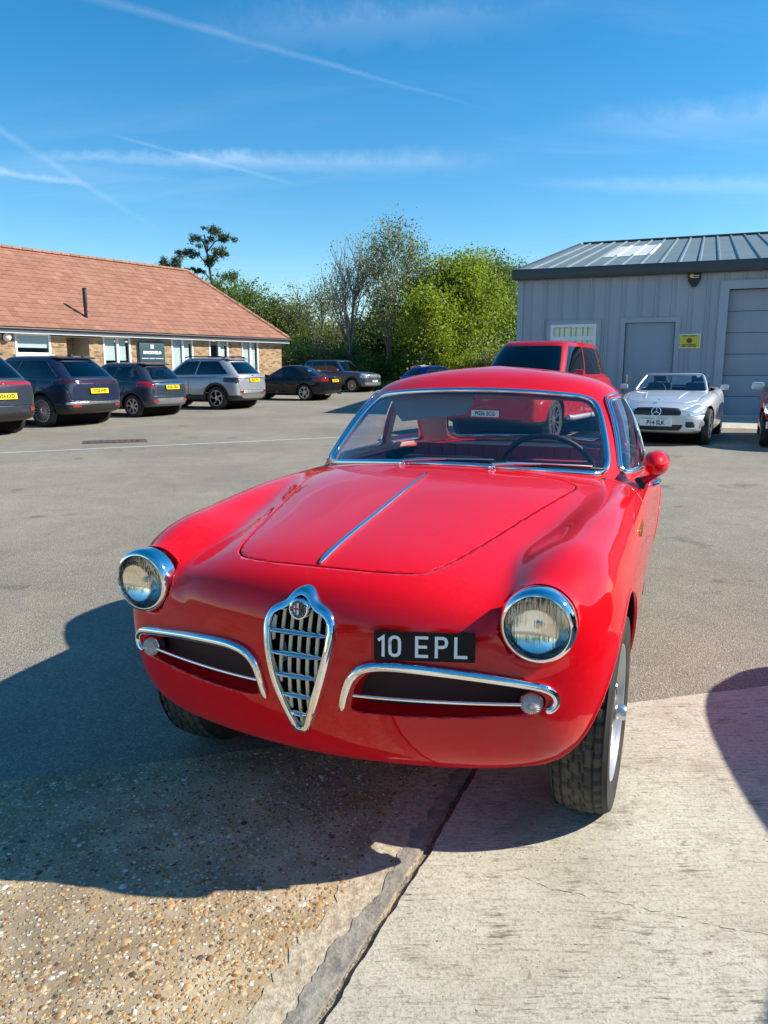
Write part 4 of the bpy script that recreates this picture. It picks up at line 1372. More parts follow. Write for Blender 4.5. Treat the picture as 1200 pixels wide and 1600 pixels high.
WHEELS = {}
def wheel_parts(R, wd, rim, style, paint_m, dark):
    """meshes of a wheel, outer face towards +x; shared between copies"""
    key = (R, wd, rim, style, paint_m)
    if key in WHEELS: return WHEELS[key]
    RX = Matrix.Rotation(math.pi / 2, 4, 'Y'); out = []
    def fin(name, bm, m):
        bmesh.ops.recalc_face_normals(bm, faces=bm.faces)
        me = bpy.data.meshes.new(name); bm.to_mesh(me); bm.free(); me.materials.append(MATS[m]); me.shade_smooth(); me.set_sharp_from_angle(angle=math.radians(40)); out.append((name, me))
    b = bmesh.new(); h = wd / 2
    add_lathe(b, [(rim + .004, -h * .9), (rim + .03, -h), (R - .03, -h), (R - .006, -h * .82), (R, -h * .5), (R, h * .5), (R - .006, h * .82), (R - .03, h), (rim + .03, h), (rim + .004, h * .9), (rim + .002, h * .5)], RX, 40)
    fin('tyre', b, 'rubber')
    b = bmesh.new()
    add_lathe(b, [(rim + .008, h * .88), (rim + .008, h * .94), (rim - .012, h * .9), (rim - .02, h * .55), (rim - .03, h * .1), (0, h * .1)], RX, 40)
    fin('rim_barrel', b, dark)
    b = bmesh.new()
    n, kind = style
    add_lathe(b, [(rim + .009, h * .86), (rim + .009, h * .98), (rim - .014, h * .96), (rim - .016, h * .84)], RX, 40, closed=True)
    for k in range(n):
        a = 2 * math.pi * k / n
        def P(r_, t, x): return Vector((x, r_ * math.cos(a + t), r_ * math.sin(a + t)))
        if kind == 'thin':
            add_prism(b, [P(.055, -.20, h * .70), P(.055, .20, h * .70), P(rim - .008, .055, h * .86), P(rim - .008, -.055, h * .86)], (-.03, 0, 0))
        elif kind == 'twin':
            for sg in (-1, 1):
                add_prism(b, [P(.06, sg * .30 - .13, h * .72), P(.06, sg * .30 + .13, h * .72), P(rim - .008, sg * .19 + .06, h * .86), P(rim - .008, sg * .19 - .06, h * .86)], (-.03, 0, 0))
        elif kind == 'blade':
            add_prism(b, [P(.05, -.3, h * .72), P(.05, .4, h * .72), P(rim * .6, .34, h * .80), P(rim - .008, .10, h * .88), P(rim - .008, -.22, h * .88), P(rim * .6, .06, h * .80)], (-.03, 0, 0))
        else:
            add_prism(b, [P(.06, -.33, h * .74), P(.06, .33, h * .74), P(rim * .55, .22, h * .80), P(rim - .008, .17, h * .86), P(rim - .008, -.17, h * .86), P(rim * .55, -.22, h * .80)], (-.035, 0, 0))
    add_lathe(b, [(.068, h * .5), (.068, h * .74), (.05, h * .78), (0, h * .79)], RX, 20)
    fin('rim', b, paint_m)
    WHEELS[key] = out
    return out

def plate(parent, M, w, h, body, bg, fg, size):
    p = bpy.data.objects.new('number_plate', None); C.objects.link(p); p.parent = parent; p.matrix_local = M
    box('plate', (0, 0, 0), (w, h, .012), bg, p)
    if body: text('plate_characters', body, size, fg, p, Matrix.Translation((0, -.002, .0065)), .0008, bold=.0035, sx=.86)
    return p
def face_matrix(loc, n, up=(0, 0, 1)):
    """local z along n, local y up"""
    n = Vector(n).normalized(); x = Vector(up).cross(n).normalized(); y = n.cross(x)
    M = Matrix((x, y, n)).transposed().to_4x4(); M.translation = Vector(loc); return M

def make_car(name, label, pos, heading, sp, group=None):
    """pos is the middle of the wheelbase on the ground; heading is the way the nose points"""
    h = Vector(heading).normalized()
    rz = math.atan2(h.x, -h.y)
    T = thing(name, label, 'car', (pos[0], pos[1], 0), rz, group)
    net = body_net(sp)
    ns = len(net)
    tu = np.concatenate([np.linspace(0, 4, 22)[:-1], np.linspace(4, ns - 5, 46)[:-1], np.linspace(ns - 5, ns - 1, 22)])
    tv = np.concatenate([np.linspace(0, 4, 15)[:-1], np.linspace(4, 13, 30)])
    G = loft(net, tu, tv)
    bm = shell_bm(G, tu, tv)
    bvh = BVHTree.FromBMesh(bm)
    wb, R = sp['wb'], sp['R']; ar = sp.get('arch', R + .055)
    yo = sp.get('wy', 0.0)
    ax = [-wb / 2 + yo, wb / 2 + yo]
    for a in ax:
        if sp.get('cladding'):
            cut(bm, lambda P: np.maximum(np.hypot(P[:, 1] - a, P[:, 2] - R) - ar - .075, .4 - np.abs(P[:, 0])), 3)
        cut(bm, lambda P: np.maximum(np.hypot(P[:, 1] - a, P[:, 2] - R) - ar, .4 - np.abs(P[:, 0])), 9)
    if sp.get('sill'):
        cut(bm, lambda P: P[:, 2] - sp['sill'], 3, only={0})
    pid = 10; made = []
    for lam in sp.get('patches', ()):         # (name, material, view, polygon, limit)
        nm, m, view, poly = lam[:4]
        if view == 'rear': fn = lambda P: np.maximum(poly_sdf(poly, np.abs(P[:, 0]), P[:, 2], .006), (sp['rear'] - lam[4]) - P[:, 1])
        elif view == 'front': fn = lambda P: np.maximum(poly_sdf(poly, np.abs(P[:, 0]), P[:, 2], .006), P[:, 1] - (sp['front'] + lam[4]))
        elif view == 'side': fn = lambda P: np.maximum(poly_sdf(poly, P[:, 1], P[:, 2], .006), lam[4] - np.abs(P[:, 0]))
        else: fn = lambda P: np.maximum(poly_sdf(poly, np.abs(P[:, 0]), P[:, 1], .006), lam[4] - P[:, 2])
        cut(bm, fn, pid, only={0, 3} | set(lam[5] if len(lam) > 5 else ()))
        made.append((pid, nm, m)); pid += 1
    # shut lines: thin dark bands cut out of the side
    for (poly, view) in sp.get('seams', ()):
        if view == 'side': fd = lambda P: np.maximum(poly_sdf(poly, P[:, 1], P[:, 2]), .45 - np.abs(P[:, 0]))
        elif view == 'rear': fd = lambda P: np.maximum(poly_sdf(poly, np.abs(P[:, 0]), P[:, 2]), sp['rear'] - .35 - P[:, 1])
        else: fd = lambda P: np.maximum(poly_sdf(poly, np.abs(P[:, 0]), P[:, 1]), .5 - P[:, 2])
        cut(bm, lambda P: fd(P) - .004, 8, only={0}); cut(bm, lambda P: fd(P) + .004, 0, only={8})
    g = sp['gh']
    lid = [(0, g['ya0'] + .10), (g['wb'] * .55, g['ya0'] + .14), (g['wb'] * .86, g['ya0'] + .38), (g['wb'] * .93, (g['ya0'] + g['yc0']) / 2), (g['wb'] * .82, g['yc0'] - .30), (g['wb'] * .5, g['yc0'] - .12), (0, g['yc0'] - .10)]
    if sp.get('open_top'): lid = sp['open_top']
    lid2 = lid + [(-a, b) for a, b in reversed(lid) if a > 0]
    cut(bm, lambda P: np.maximum(poly_sdf(lid2, P[:, 0], P[:, 1]), (g['zf'] - .25) - P[:, 2]), 9, only={0})
    take(bm, {0}, 'body', sp['paint'], T, .012, 'inner_dark')
    if sp.get('cladding') or sp.get('sill'): take(bm, {3}, 'cladding', 'black_plastic', T, .012, 'inner_dark')
    for p_, nm, m in made:
        o1 = take(bm, {p_}, nm, m, T, .010, None, keep=lambda c: c.x >= 0); o2 = take(bm, {p_}, nm, m, T, .010, None, keep=lambda c: c.x < 0)
    bm.free()
    # greenhouse
    gu = np.concatenate([np.linspace(0, 3, 32)[:-1], np.linspace(3, 5, 10)]); gv = np.linspace(0, 11, 96)
    gb = shell_bm(loft(gh_net(g), gu, gv, False, True), gu, gv)
    for i, (a0, a1, b0, b1, sl0, sl1) in enumerate(g['wins']):
        q = [(a0 * .25, b0 * .3), (a1 * .25, b0 * .3), ((a1 + sl1) * .25, b1 * .3), ((a0 + sl0) * .25, b1 * .3)]
        lo = min(a0, a0 + sl0) - .4; hi = max(a1, a1 + sl1) + .4
        cut(gb, lambda P, Q: np.where((Q[:, 1] > lo) & (Q[:, 1] < hi), poly_sdf(q, Q[:, 1] * .25, Q[:, 0] * .3, .012), 1.0), i + 1, only={0}, use_params=True)
    nw = len(g['wins'])
    if sp.get('dark_pillars'):
        cut(gb, lambda P, Q: np.maximum(np.maximum(sp['dark_pillars'][0] - Q[:, 1], Q[:, 1] - sp['dark_pillars'][1]), np.maximum(.1 - Q[:, 0], Q[:, 0] - 1.86)), 20, only={0}, use_params=True)
    if not sp.get('open_top'):
        take(gb, {0}, 'roof', sp.get('roof_paint', sp['paint']), T, .02, 'cabin_grey')
        if sp.get('dark_pillars'): take(gb, {20}, 'pillar', 'black_plastic', T, .02, 'cabin_grey')
    for i in range(nw):
        nm = ('windscreen', 'side_window', 'rear_side_window', 'rear_quarter_window', 'rear_window')[i if nw == 5 else (i if i < 3 else 4)]
        m = sp.get('glass', 'car_glass') if not (sp.get('privacy') and i in (nw - 1, nw - 2)) else 'tinted_glass'
        if sp.get('open_top') and i > 0: break
        if i in (0, nw - 1): take(gb, {i + 1}, nm, m, T)
        else:
            for s in (1, -1): take(gb, {i + 1}, nm, m, T, keep=lambda c, s=s: c.x * s > 0)
    if sp.get('open_top'):
        wsob = [c for c in T.children if c.name.startswith('windscreen')][0]
        lp = resample(max(boundary_loops(wsob), key=len), .03, True, 2)
        tube('windscreen_frame', lp, .026, sp['paint'], T, 8, True)
    gb.free()
    # cabin shapes seen through the glass
    cb = bmesh.new(); cy = g['ya0']; zl = g['zf']
    add_box(cb, (0, cy + .45, zl - .12), (g['wb'] * 1.75, .5, .22)); bm_obj('dashboard', cb, 'cabin_black', T)
    for s in (1, -1):
        for yy in ((cy + 1.35,) if sp.get('open_top') else (cy + 1.35, cy + 2.15)):
            sb = bmesh.new(); add_box(sb, (0, 0, -.05), (.46, .14, .62), Matrix.Rotation(-.2, 3, 'X'), bevel=.05); add_box(sb, (0, .06, .36), (.25, .09, .17), Matrix.Rotation(-.1, 3, 'X'), bevel=.035)
            o = bm_obj('seat', sb, 'cabin_grey' if not sp.get('open_top') else 'cabin_black', T, smooth=True); o.location = (s * .36, yy, zl - .12)
    st = -1 if sp.get('lhd') else 1
    tube('steering_wheel', [(-st * .36 + .18 * math.cos(a), cy + .86 + .08 * math.sin(a), zl - .02 + .16 * math.sin(a)) for a in np.linspace(0, 2 * math.pi, 24, endpoint=False)], .014, 'cabin_black', T, 6, True)
    box('floor_pan', (0, (ax[0] + ax[1]) / 2, sp['stations'][2][2] + .06), (sp['w'] * 1.6, wb - 2 * ar * .98, .02), 'inner_dark', T)
    box('cabin_floor', (0, (g['ya0'] + g['yc0']) / 2, zl - .42), (sp['w'] * 1.5, g['yc0'] - g['ya0'] - .2, .02), 'cabin_black', T)
    # wheels
    parts = wheel_parts(R, sp.get('tw', .22), sp['rim'], sp['style'], sp.get('rim_paint', 'alloy'), 'gap_black')
    for a in ax:
        for s in (1, -1):
            w_ = bpy.data.objects.new('wheel', None); C.objects.link(w_); w_.parent = T
            w_.location = (s * (sp['w'] - sp.get('tw', .22) / 2 - .035), a, R); w_.rotation_euler = (.3 * a, 0, 0 if s > 0 else math.pi)
            for nm, me in parts:
                o = bpy.data.objects.new(nm, me); C.objects.link(o); o.parent = w_
            lb = bmesh.new()
        lb = bmesh.new()
        add_tube(lb, [(-sp['w'] + .16, a, R + .05), (sp['w'] - .16, a, R + .05)], ar - .015, 20)
        bm_obj('wheel_well', lb, 'gap_black', T, smooth=True)
    # mirrors
    if sp.get('mirrors', True):
        for s in (1, -1):
            mb = bmesh.new(); ms = sp.get('mirror_size', 1.0); add_box(mb, (0, 0, 0), (.20 * ms, .10 * ms, .13 * ms), bevel=.04 * ms)
            o = bm_obj('door_mirror', mb, sp.get('mirror_paint', sp['paint']), T, smooth=True); o.location = (s * (g['wb'] + .13), cy + .52, zl + .07)
    if sp.get('rails'):
        for s in (1, -1):
            ys = np.linspace(g['ya1'] + .12, g['yc1'] - .10, 10)
            tube('roof_rail', [(s * (g['wr'] - .09), yy, g['zr'] + (-.015 if k in (0, 9) else .022)) for k, yy in enumerate(ys)], .018, 'black_plastic', T, 6)
    if sp.get('spoiler'):
        yb, zb_ = g['yc1'], g['zr'] - .05
        pr = bmesh.new(); add_prism(pr, [(-g['wr'] * .88, yb - .22, zb_ + .04), (g['wr'] * .88, yb - .22, zb_ + .04), (g['wr'] * .80, yb + .06, zb_ + .0), (-g['wr'] * .80, yb + .06, zb_ + .0)], (0, 0, -.03))
        bm_obj('roof_spoiler', pr, sp['paint'], T)
    if sp.get('fin'):
        fb = bmesh.new(); yb = g['yc1'] - .22; zz = g['zr'] - .03
        add_prism(fb, [(-.03, yb - .10, zz), (-.03, yb + .09, zz - .01), (-.03, yb + .08, zz + .06), (-.03, yb + .02, zz + .065)], (.06, 0, 0)); bm_obj('aerial_fin', fb, 'black_plastic', T)
    if sp.get('tailpipes'):
        for s in (1, -1):
            tube('exhaust_tip', [(s * .5, sp['rear'] - .18, .27), (s * .5, sp['rear'] - .01, .265)], .04, 'satin_metal', T, 10)
    def hit_rear(x, z):
        q = bvh.ray_cast(Vector((x, 8, z)), Vector((0, -1, 0))); return q[0], q[1]
    def hit_front(x, z):
        q = bvh.ray_cast(Vector((x, -8, z)), Vector((0, 1, 0))); return q[0], q[1]
    if 'rear_plate' in sp:
        z, tx, bgm = sp['rear_plate']; q, nn = hit_rear(0, z)
        plate(T, face_matrix(q + nn * .012, Vector((0, 1, .12))), .52, .112, tx, bgm, 'char_black', .10)
    if 'front_plate' in sp:
        z, tx, bgm = sp['front_plate']; q, nn = hit_front(0, z)
        plate(T, face_matrix(q + nn * .016, Vector((0, -1, .05))), .52, .112, tx, bgm, 'char_black', .10)
    return T, hit_front, hit_rear, bvh

SIDE = dict(glass='car_glass')
def suv(paint_m, w=.93, zr=1.62, **kw):
    sp = dict(paint=paint_m, w=w, front=-2.28, rear=2.20, wb=2.68, R=.355, rim=.235, tw=.225, wy=-.02, style=(5, 'twin'),
              stations=[(-2.20, .80, .30, w * .86, .02), (-1.95, .93, .24, w * .95, .03), (-1.4, 1.0, .22, w * .985, .03), (-.8, 1.05, .22, w, .02), (0, 1.04, .22, w, .0), (.9, 1.06, .22, w, .0), (1.5, 1.09, .24, w * .99, .0), (1.95, 1.10, .28, w * .95, .0), (2.14, 1.06, .34, w * .88, .0)],
              gh=dict(ya0=-1.05, ya1=-.28, yc1=1.55, yc0=2.12, zf=1.05, zb=1.10, wb=w * .90, wr=w * .68, zr=zr, wins=[(-.5, 2.72, .22, 1.86, 0, 0), (3.4, 5.25, .28, 1.82, .35, 0), (5.42, 7.3, .28, 1.82, 0, -.35), (8.7, 11.5, .30, 1.72, .0, 0)]))
    sp.update(kw); return sp
def hatch(paint_m, w=.86, zr=1.46, **kw):
    sp = dict(paint=paint_m, w=w, front=-1.98, rear=1.96, wb=2.49, R=.30, rim=.195, tw=.19, style=(5, 'solid'),
              stations=[(-1.90, .66, .24, w * .84, .02), (-1.65, .78, .20, w * .94, .03), (-1.2, .86, .19, w * .98, .03), (-.7, .92, .19, w, .02), (0, .91, .19, w, 0), (.8, .95, .19, w, 0), (1.3, .98, .21, w * .99, 0), (1.72, .98, .26, w * .94, 0), (1.90, .93, .32, w * .86, 0)],
              gh=dict(ya0=-1.0, ya1=-.18, yc1=1.42, yc0=1.86, zf=.93, zb=.99, wb=w * .90, wr=w * .66, zr=zr, wins=[(-.5, 2.72, .22, 1.86, 0, 0), (3.4, 5.5, .28, 1.82, .4, 0), (5.7, 7.3, .32, 1.80, 0, -.3), (8.7, 11.5, .32, 1.74, 0, 0)]))
    sp.update(kw); return sp
RG = 'cars parked by the brick building'

BH = Vector((-.90, .436))            # nose-in to the brick building
def park_rear(px, py, sp, side=-1):
    """centre of the car whose rear wheel (side -1 = its left) touches the ground at a photo pixel"""
    p = gp(px, py); hd = BH.normalized(); left = Vector((-hd.y, hd.x))
    c = Vector((p.x, p.y)) - left * (-side) * (sp['w'] - .12) + hd * (sp['wb'] / 2 + sp.get('wy', 0))
    return c
def rear_lamp_strip(z0, z1, w): return [(0, z0), (w, z0), (w, z1), (0, z1)]

# dark navy crossover
sp = suv('navy_paint', .92, 1.60, R=.36, rim=.245, style=(20, 'thin'), rim_paint='alloy', privacy=True, spoiler=True, fin=True, sill=.42, glass='tinted_glass',
         rear_plate=(.80, 'YC25 HVF', 'yellow_plate'),
         patches=[('light_bar', 'tail_dark', 'rear', [(0, .985), (.95, .975), (.95, 1.035), (0, 1.045)], .55), ('rear_bumper', 'black_plastic', 'rear', [(0, .2), (.95, .2), (.95, .50), (0, .50)], .5), ('bumper_strip', 'satin_metal', 'rear', [(0, .515), (.80, .515), (.80, .555), (0, .555)], .5)],
         seams=[([(-.62, .36), (-.72, .7), (-.62, 1.1), (.22, 1.1), (.24, .36)], 'side'), ([(.25, .36), (.25, 1.1), (1.22, 1.1), (1.16, .75), (.95, .36)], 'side'), ([(-.4, .60), (.70, .60), (.82, .95), (.82, 1.2), (-.4, 1.2)], 'rear')])
c = park_rear(72, 667, sp)
T, hf, hr, bv = make_car('crossover_car', 'dark navy crossover with yellow plate and fine-spoked alloys by the brick wall', c, BH, sp, RG)
for k in range(5):
    q, nn = hr((k - 2) * .11, .945); box('badge_letter', q + nn * .004, (.055, .012, .03), 'chrome', T)
for s in (1, -1):
    q, nn = hr(s * .60, .47); box('reflector', (0, 0, 0), (.20, .05, .012), 'tail_red', T).matrix_local = face_matrix(q + nn * .004, nn)

# grey crossover at the edge of the frame
sp = suv('grey_blue_paint', .92, 1.64, privacy=True, spoiler=True, sill=.40, glass='tinted_glass', rear_plate=(.78, 'OV24 KXD', 'yellow_plate'),
         patches=[('light_bar', 'tail_red', 'rear', [(0, 1.0), (.95, .985), (.95, 1.04), (0, 1.055)], .6), ('rear_bumper', 'black_plastic', 'rear', [(0, .2), (.95, .2), (.95, .46), (0, .46)], .5)],
         seams=[([(-.4, .60), (.70, .60), (.82, .95), (.82, 1.2), (-.4, 1.2)], 'rear')])
p = gp(22, 676); hd = BH.normalized(); left = Vector((-hd.y, hd.x))
c = Vector((p.x, p.y)) + left * .82 + hd * 1.33
T, hf, hr, bv = make_car('crossover_car', 'grey crossover with a full-width red light strip beside the navy crossover', c, BH, sp, RG)
for s in (1, -1):
    q, nn = hr(s * .68, .52); box('reflector', (0, 0, 0), (.13, .07, .012), 'tail_red', T).matrix_local = face_matrix(q + nn * .004, nn)

# slate hatchback
sp = hatch('slate_paint', .86, 1.47, rear_plate=(.80, 'KX61 ZRA', 'yellow_plate'), spoiler=True, style=(7, 'solid'),
           patches=[('tail_lamp', 'tail_red', 'rear', [(.60, .80), (.70, .78), (.95, .86), (.95, 1.10), (.74, 1.10), (.66, .94)], .55), ('plate_trim', 'chrome', 'rear', [(0, .872), (.42, .872), (.42, .895), (0, .895)], .4), ('bumper_insert', 'grey_plastic', 'rear', [(0, .30), (.50, .30), (.62, .44), (.48, .50), (0, .50)], .4)],
           seams=[([(-.52, .34), (-.62, .62), (-.55, .98), (.42, .98), (.44, .34)], 'side'), ([(.45, .34), (.45, .98), (1.05, .98), (.98, .7), (.80, .36)], 'side'), ([(-.4, .58), (.62, .58), (.66, .76), (.70, 1.1), (-.4, 1.1)], 'rear')])
c = park_rear(211, 652, sp)
T, hf, hr, bv = make_car('hatchback_car', 'slate blue small hatchback with tall red tail lamps and yellow plate', c, BH, sp, RG)
for s in (1, -1):
    q, nn = hr(s * .58, .44); box('reflector', (0, 0, 0), (.17, .06, .012), 'tail_red', T).matrix_local = face_matrix(q + nn * .004, nn)
q, nn = hr(0, .93); lathe('badge', [(0, .008), (.035, .008), (.035, 0)], axis_to(q + nn * .002, nn), 'chrome', T, 16)

# silver SUV with black arches
sp = suv('silver_paint', .935, 1.65, R=.365, rim=.24, style=(5, 'blade'), rim_paint='alloy', cladding=True, sill=.46, rails=True, fin=True, spoiler=True, glass='tinted_glass', rear_plate=(.93, 'RJ22 OYV', 'yellow_plate'),
         patches=[('light_bar', 'tail_dark', 'rear', [(0, 1.01), (.95, 1.0), (.95, .92), (.80, .83), (.70, .86), (.74, .985), (0, .985)], .6), ('skid_plate', 'satin_metal', 'rear', [(0, .36), (.52, .36), (.70, .50), (.60, .56), (0, .53)], .45)],
         seams=[([(-.62, .46), (-.72, .75), (-.62, 1.1), (.22, 1.1), (.24, .46)], 'side'), ([(.25, .46), (.25, 1.1), (1.22, 1.1), (1.1, .8), (.95, .46)], 'side'), ([(-.4, .62), (.66, .62), (.80, .95), (.80, 1.2), (-.4, 1.2)], 'rear')])
c = park_rear(341, 640, sp)
T, hf, hr, bv = make_car('suv_car', 'silver SUV with black wheel arches, roof rails and yellow plate', c, BH, sp, RG)
for s in (1, -1):
    q, nn = hr(s * .60, .575); box('reflector', (0, 0, 0), (.14, .075, .012), 'tail_red', T).matrix_local = face_matrix(q + nn * .004, nn)
q, nn = hr(0, 1.065); box('badge', q + nn * .004, (.10, .012, .04), 'chrome', T)

# black saloon
w = .905
sp = dict(paint='black_paint', w=w, front=-2.32, rear=2.32, wb=2.81, R=.325, rim=.225, tw=.21, wy=-.06, style=(5, 'twin'), fin=True, tailpipes=True,
          stations=[(-2.24, .64, .24, w * .86, .02), (-1.95, .76, .20, w * .95, .03), (-1.4, .84, .19, w * .98, .04), (-.75, .90, .19, w, .03), (0, .90, .19, w, 0), (.9, .93, .19, w, 0), (1.5, .97, .20, w * .99, .01), (2.0, .99, .25, w * .95, .02), (2.25, .96, .32, w * .87, .02)],
          gh=dict(ya0=-.92, ya1=-.02, yc1=1.02, yc0=1.80, zf=.91, zb=.985, wb=w * .89, wr=w * .62, zr=1.43, cr=.26, wins=[(-.5, 2.72, .22, 1.86, 0, 0), (3.4, 5.25, .28, 1.82, .45, 0), (5.4, 7.35, .28, 1.80, 0, -.5), (8.45, 11.5, .22, 1.80, 0, 0)]),
          rear_plate=(.80, 'LK66 WRT', 'yellow_plate'),
          patches=[('tail_lamp', 'tail_red', 'rear', [(.46, .80), (.60, .77), (.95, .79), (.95, .90), (.70, .93), (.48, .90)], .6), ('rear_bumper', 'black_plastic', 'rear', [(0, .2), (.95, .2), (.95, .36), (0, .36)], .5)],
          seams=[([(-.5, .34), (-.6, .6), (-.5, .95), (.38, .95), (.40, .34)], 'side'), ([(.41, .34), (.41, .95), (1.15, .95), (1.08, .65), (.9, .34)], 'side'), ([(-.4, .60), (.46, .60), (.50, .9), (.72, .93), (.72, 1.1), (-.4, 1.1)], 'rear')])
c = park_rear(477, 626, sp)
T, hf, hr, bv = make_car('saloon_car', 'glossy black saloon with wide red tail lamps near the building corner', c, BH, sp, RG)
q, nn = hr(0, .945); lathe('badge', [(0, .008), (.04, .008), (.04, 0)], axis_to(q + nn * .002, nn), 'chrome', T, 16)

# blue-grey boxy off-roader, facing the other way
w = .95
sp = dict(paint='steel_blue_paint', w=w, front=-2.25, rear=2.25, wb=2.66, R=.37, rim=.24, tw=.23, style=(7, 'twin'), cladding=True, sill=.46, rails=True, curve_f=.10, curve_r=.06, glass='car_glass',
          stations=[(-2.18, .95, .34, w * .92, .02), (-1.95, 1.04, .30, w * .97, .02), (-1.4, 1.09, .28, w, .02), (-.9, 1.11, .28, w, .02), (0, 1.10, .28, w, 0), (.9, 1.11, .28, w, 0), (1.6, 1.12, .30, w, 0), (2.05, 1.12, .34, w * .97, 0), (2.18, 1.10, .38, w * .93, 0)],
          gh=dict(ya0=-.98, ya1=-.42, yc1=1.98, yc0=2.18, zf=1.12, zb=1.12, wb=w * .92, wr=w * .76, zr=1.76, cr=.06, wins=[(-.5, 2.72, .22, 1.86, 0, 0), (3.35, 4.95, .25, 1.84, .25, 0), (5.1, 6.4, .25, 1.84, 0, 0), (6.6, 7.7, .4, 1.84, 0, 0), (8.5, 11.5, .28, 1.80, 0, 0)]),
          front_plate=(.60, 'GN09 FHV', 'white_plate'),
          patches=[('headlight', 'lamp_clear', 'front', [(.56, .78), (.97, .78), (.97, 1.0), (.60, 1.0)], .40), ('grille', 'satin_metal', 'front', [(0, .80), (.54, .80), (.56, .96), (0, .96)], .3), ('bumper', 'grey_plastic', 'front', [(0, .34), (.98, .34), (.98, .52), (0, .52)], .35)],
          seams=[([(-.75, .46), (-.85, .8), (-.78, 1.12), (.10, 1.12), (.12, .46)], 'side'), ([(.13, .46), (.13, 1.12), (1.05, 1.12), (.95, .8), (.85, .46)], 'side')])
hd = Vector((.86, -.51)).normalized(); p = gp(551, 613); left = Vector((-hd.y, hd.x))
c = Vector((p.x, p.y)) + left * (w - .12) - hd * (sp['wb'] / 2)
T, hf, hr, bv = make_car('off_roader_car', 'blue-grey boxy off-roader facing the workshop in front of the bushes', c, hd, sp)
for k in range(3):
    q, nn = hf(0, .82 + k * .05); box('grille_bar', q + Vector((0, -.012, 0)), (1.0, .02, .018), 'light_silver_paint', T)

# red luxury off-roader behind the coupe
w = .98
YH = Vector((-.42, -.907))           # noses out from the workshop
sp = dict(paint='red_paint_dull', w=w, front=-2.42, rear=2.52, wb=2.88, R=.385, rim=.27, tw=.25, style=(6, 'twin'), sill=.40, curve_f=.12, curve_r=.08, glass='tinted_glass', privacy=True,
          stations=[(-2.34, .98, .36, w * .90, .03), (-2.05, 1.08, .30, w * .97, .03), (-1.4, 1.12, .28, w, .03), (-.85, 1.15, .28, w, .02), (0, 1.14, .28, w, 0), (1.0, 1.15, .28, w, 0), (1.8, 1.16, .30, w, 0), (2.3, 1.15, .36, w * .96, 0), (2.46, 1.12, .40, w * .91, 0)],
          gh=dict(ya0=-.98, ya1=-.35, yc1=2.08, yc0=2.42, zf=1.15, zb=1.15, wb=w * .91, wr=w * .72, zr=1.86, cr=.10, wins=[(-.5, 2.66, .20, 1.86, 0, 0), (3.35, 4.95, .25, 1.84, .25, 0), (5.1, 6.5, .25, 1.84, 0, 0), (6.65, 7.75, .25, 1.80, 0, -.2), (8.5, 11.5, .28, 1.80, 0, 0)]),
          front_plate=(.53, 'PG56 SCG', 'white_plate'),
          patches=[('headlight', 'lamp_clear', 'front', [(.56, .80), (.98, .80), (.98, 1.0), (.58, 1.0)], .45), ('grille', 'satin_metal', 'front', [(0, .80), (.53, .80), (.53, .98), (0, .98)], .3), ('air_intake', 'black_plastic', 'front', [(0, .34), (.60, .34), (.64, .43), (0, .43)], .3), ('side_vent', 'satin_metal', 'side', [(-1.02, .78), (-.92, .78), (-.92, 1.02), (-1.02, 1.02)], .6)],
          seams=[([(-.80, .40), (-.86, .8), (-.80, 1.14), (.10, 1.14), (.12, .40)], 'side'), ([(.13, .40), (.13, 1.14), (1.15, 1.14), (1.05, .8), (.95, .40)], 'side'), ([(-.4, -2.1), (.70, -2.05), (.80, -1.0), (-.4, -1.0)], 'top')])
p = gp(858, 690); hd = Vector((-.52, -.854)).normalized(); left = Vector((-hd.y, hd.x))
c = Vector((p.x, p.y)) - left * (w - .14) - hd * (sp['wb'] / 2)
T, hf, hr, bv = make_car('luxury_off_roader', 'tall dark red off-roader with plate PG56 SCG parked behind the red coupe', c, hd, sp)
for k in range(3):
    q, nn = hf(0, .825 + k * .06); box('grille_bar', q + Vector((0, -.012, 0)), (1.02, .02, .022), 'black_plastic', T)
for s in (1, -1):
    tube('side_step', [(s * (w + .03), -.95, .42), (s * (w + .06), -.8, .40), (s * (w + .06), .8, .40), (s * (w + .03), .95, .42)], [.05, .055, .055, .05], 'light_silver_paint', T, 10)
    for k, (zz, r_) in enumerate(((.90, .07), (.90, .055))):
        q, nn = hf(s * (.66 + .15 * k), zz); lathe('lamp_ring', [(r_ - .012, .004), (r_ - .012, .014), (r_, .012), (r_, .004)], axis_to(q, nn), 'chrome', T, 20, closed=True)

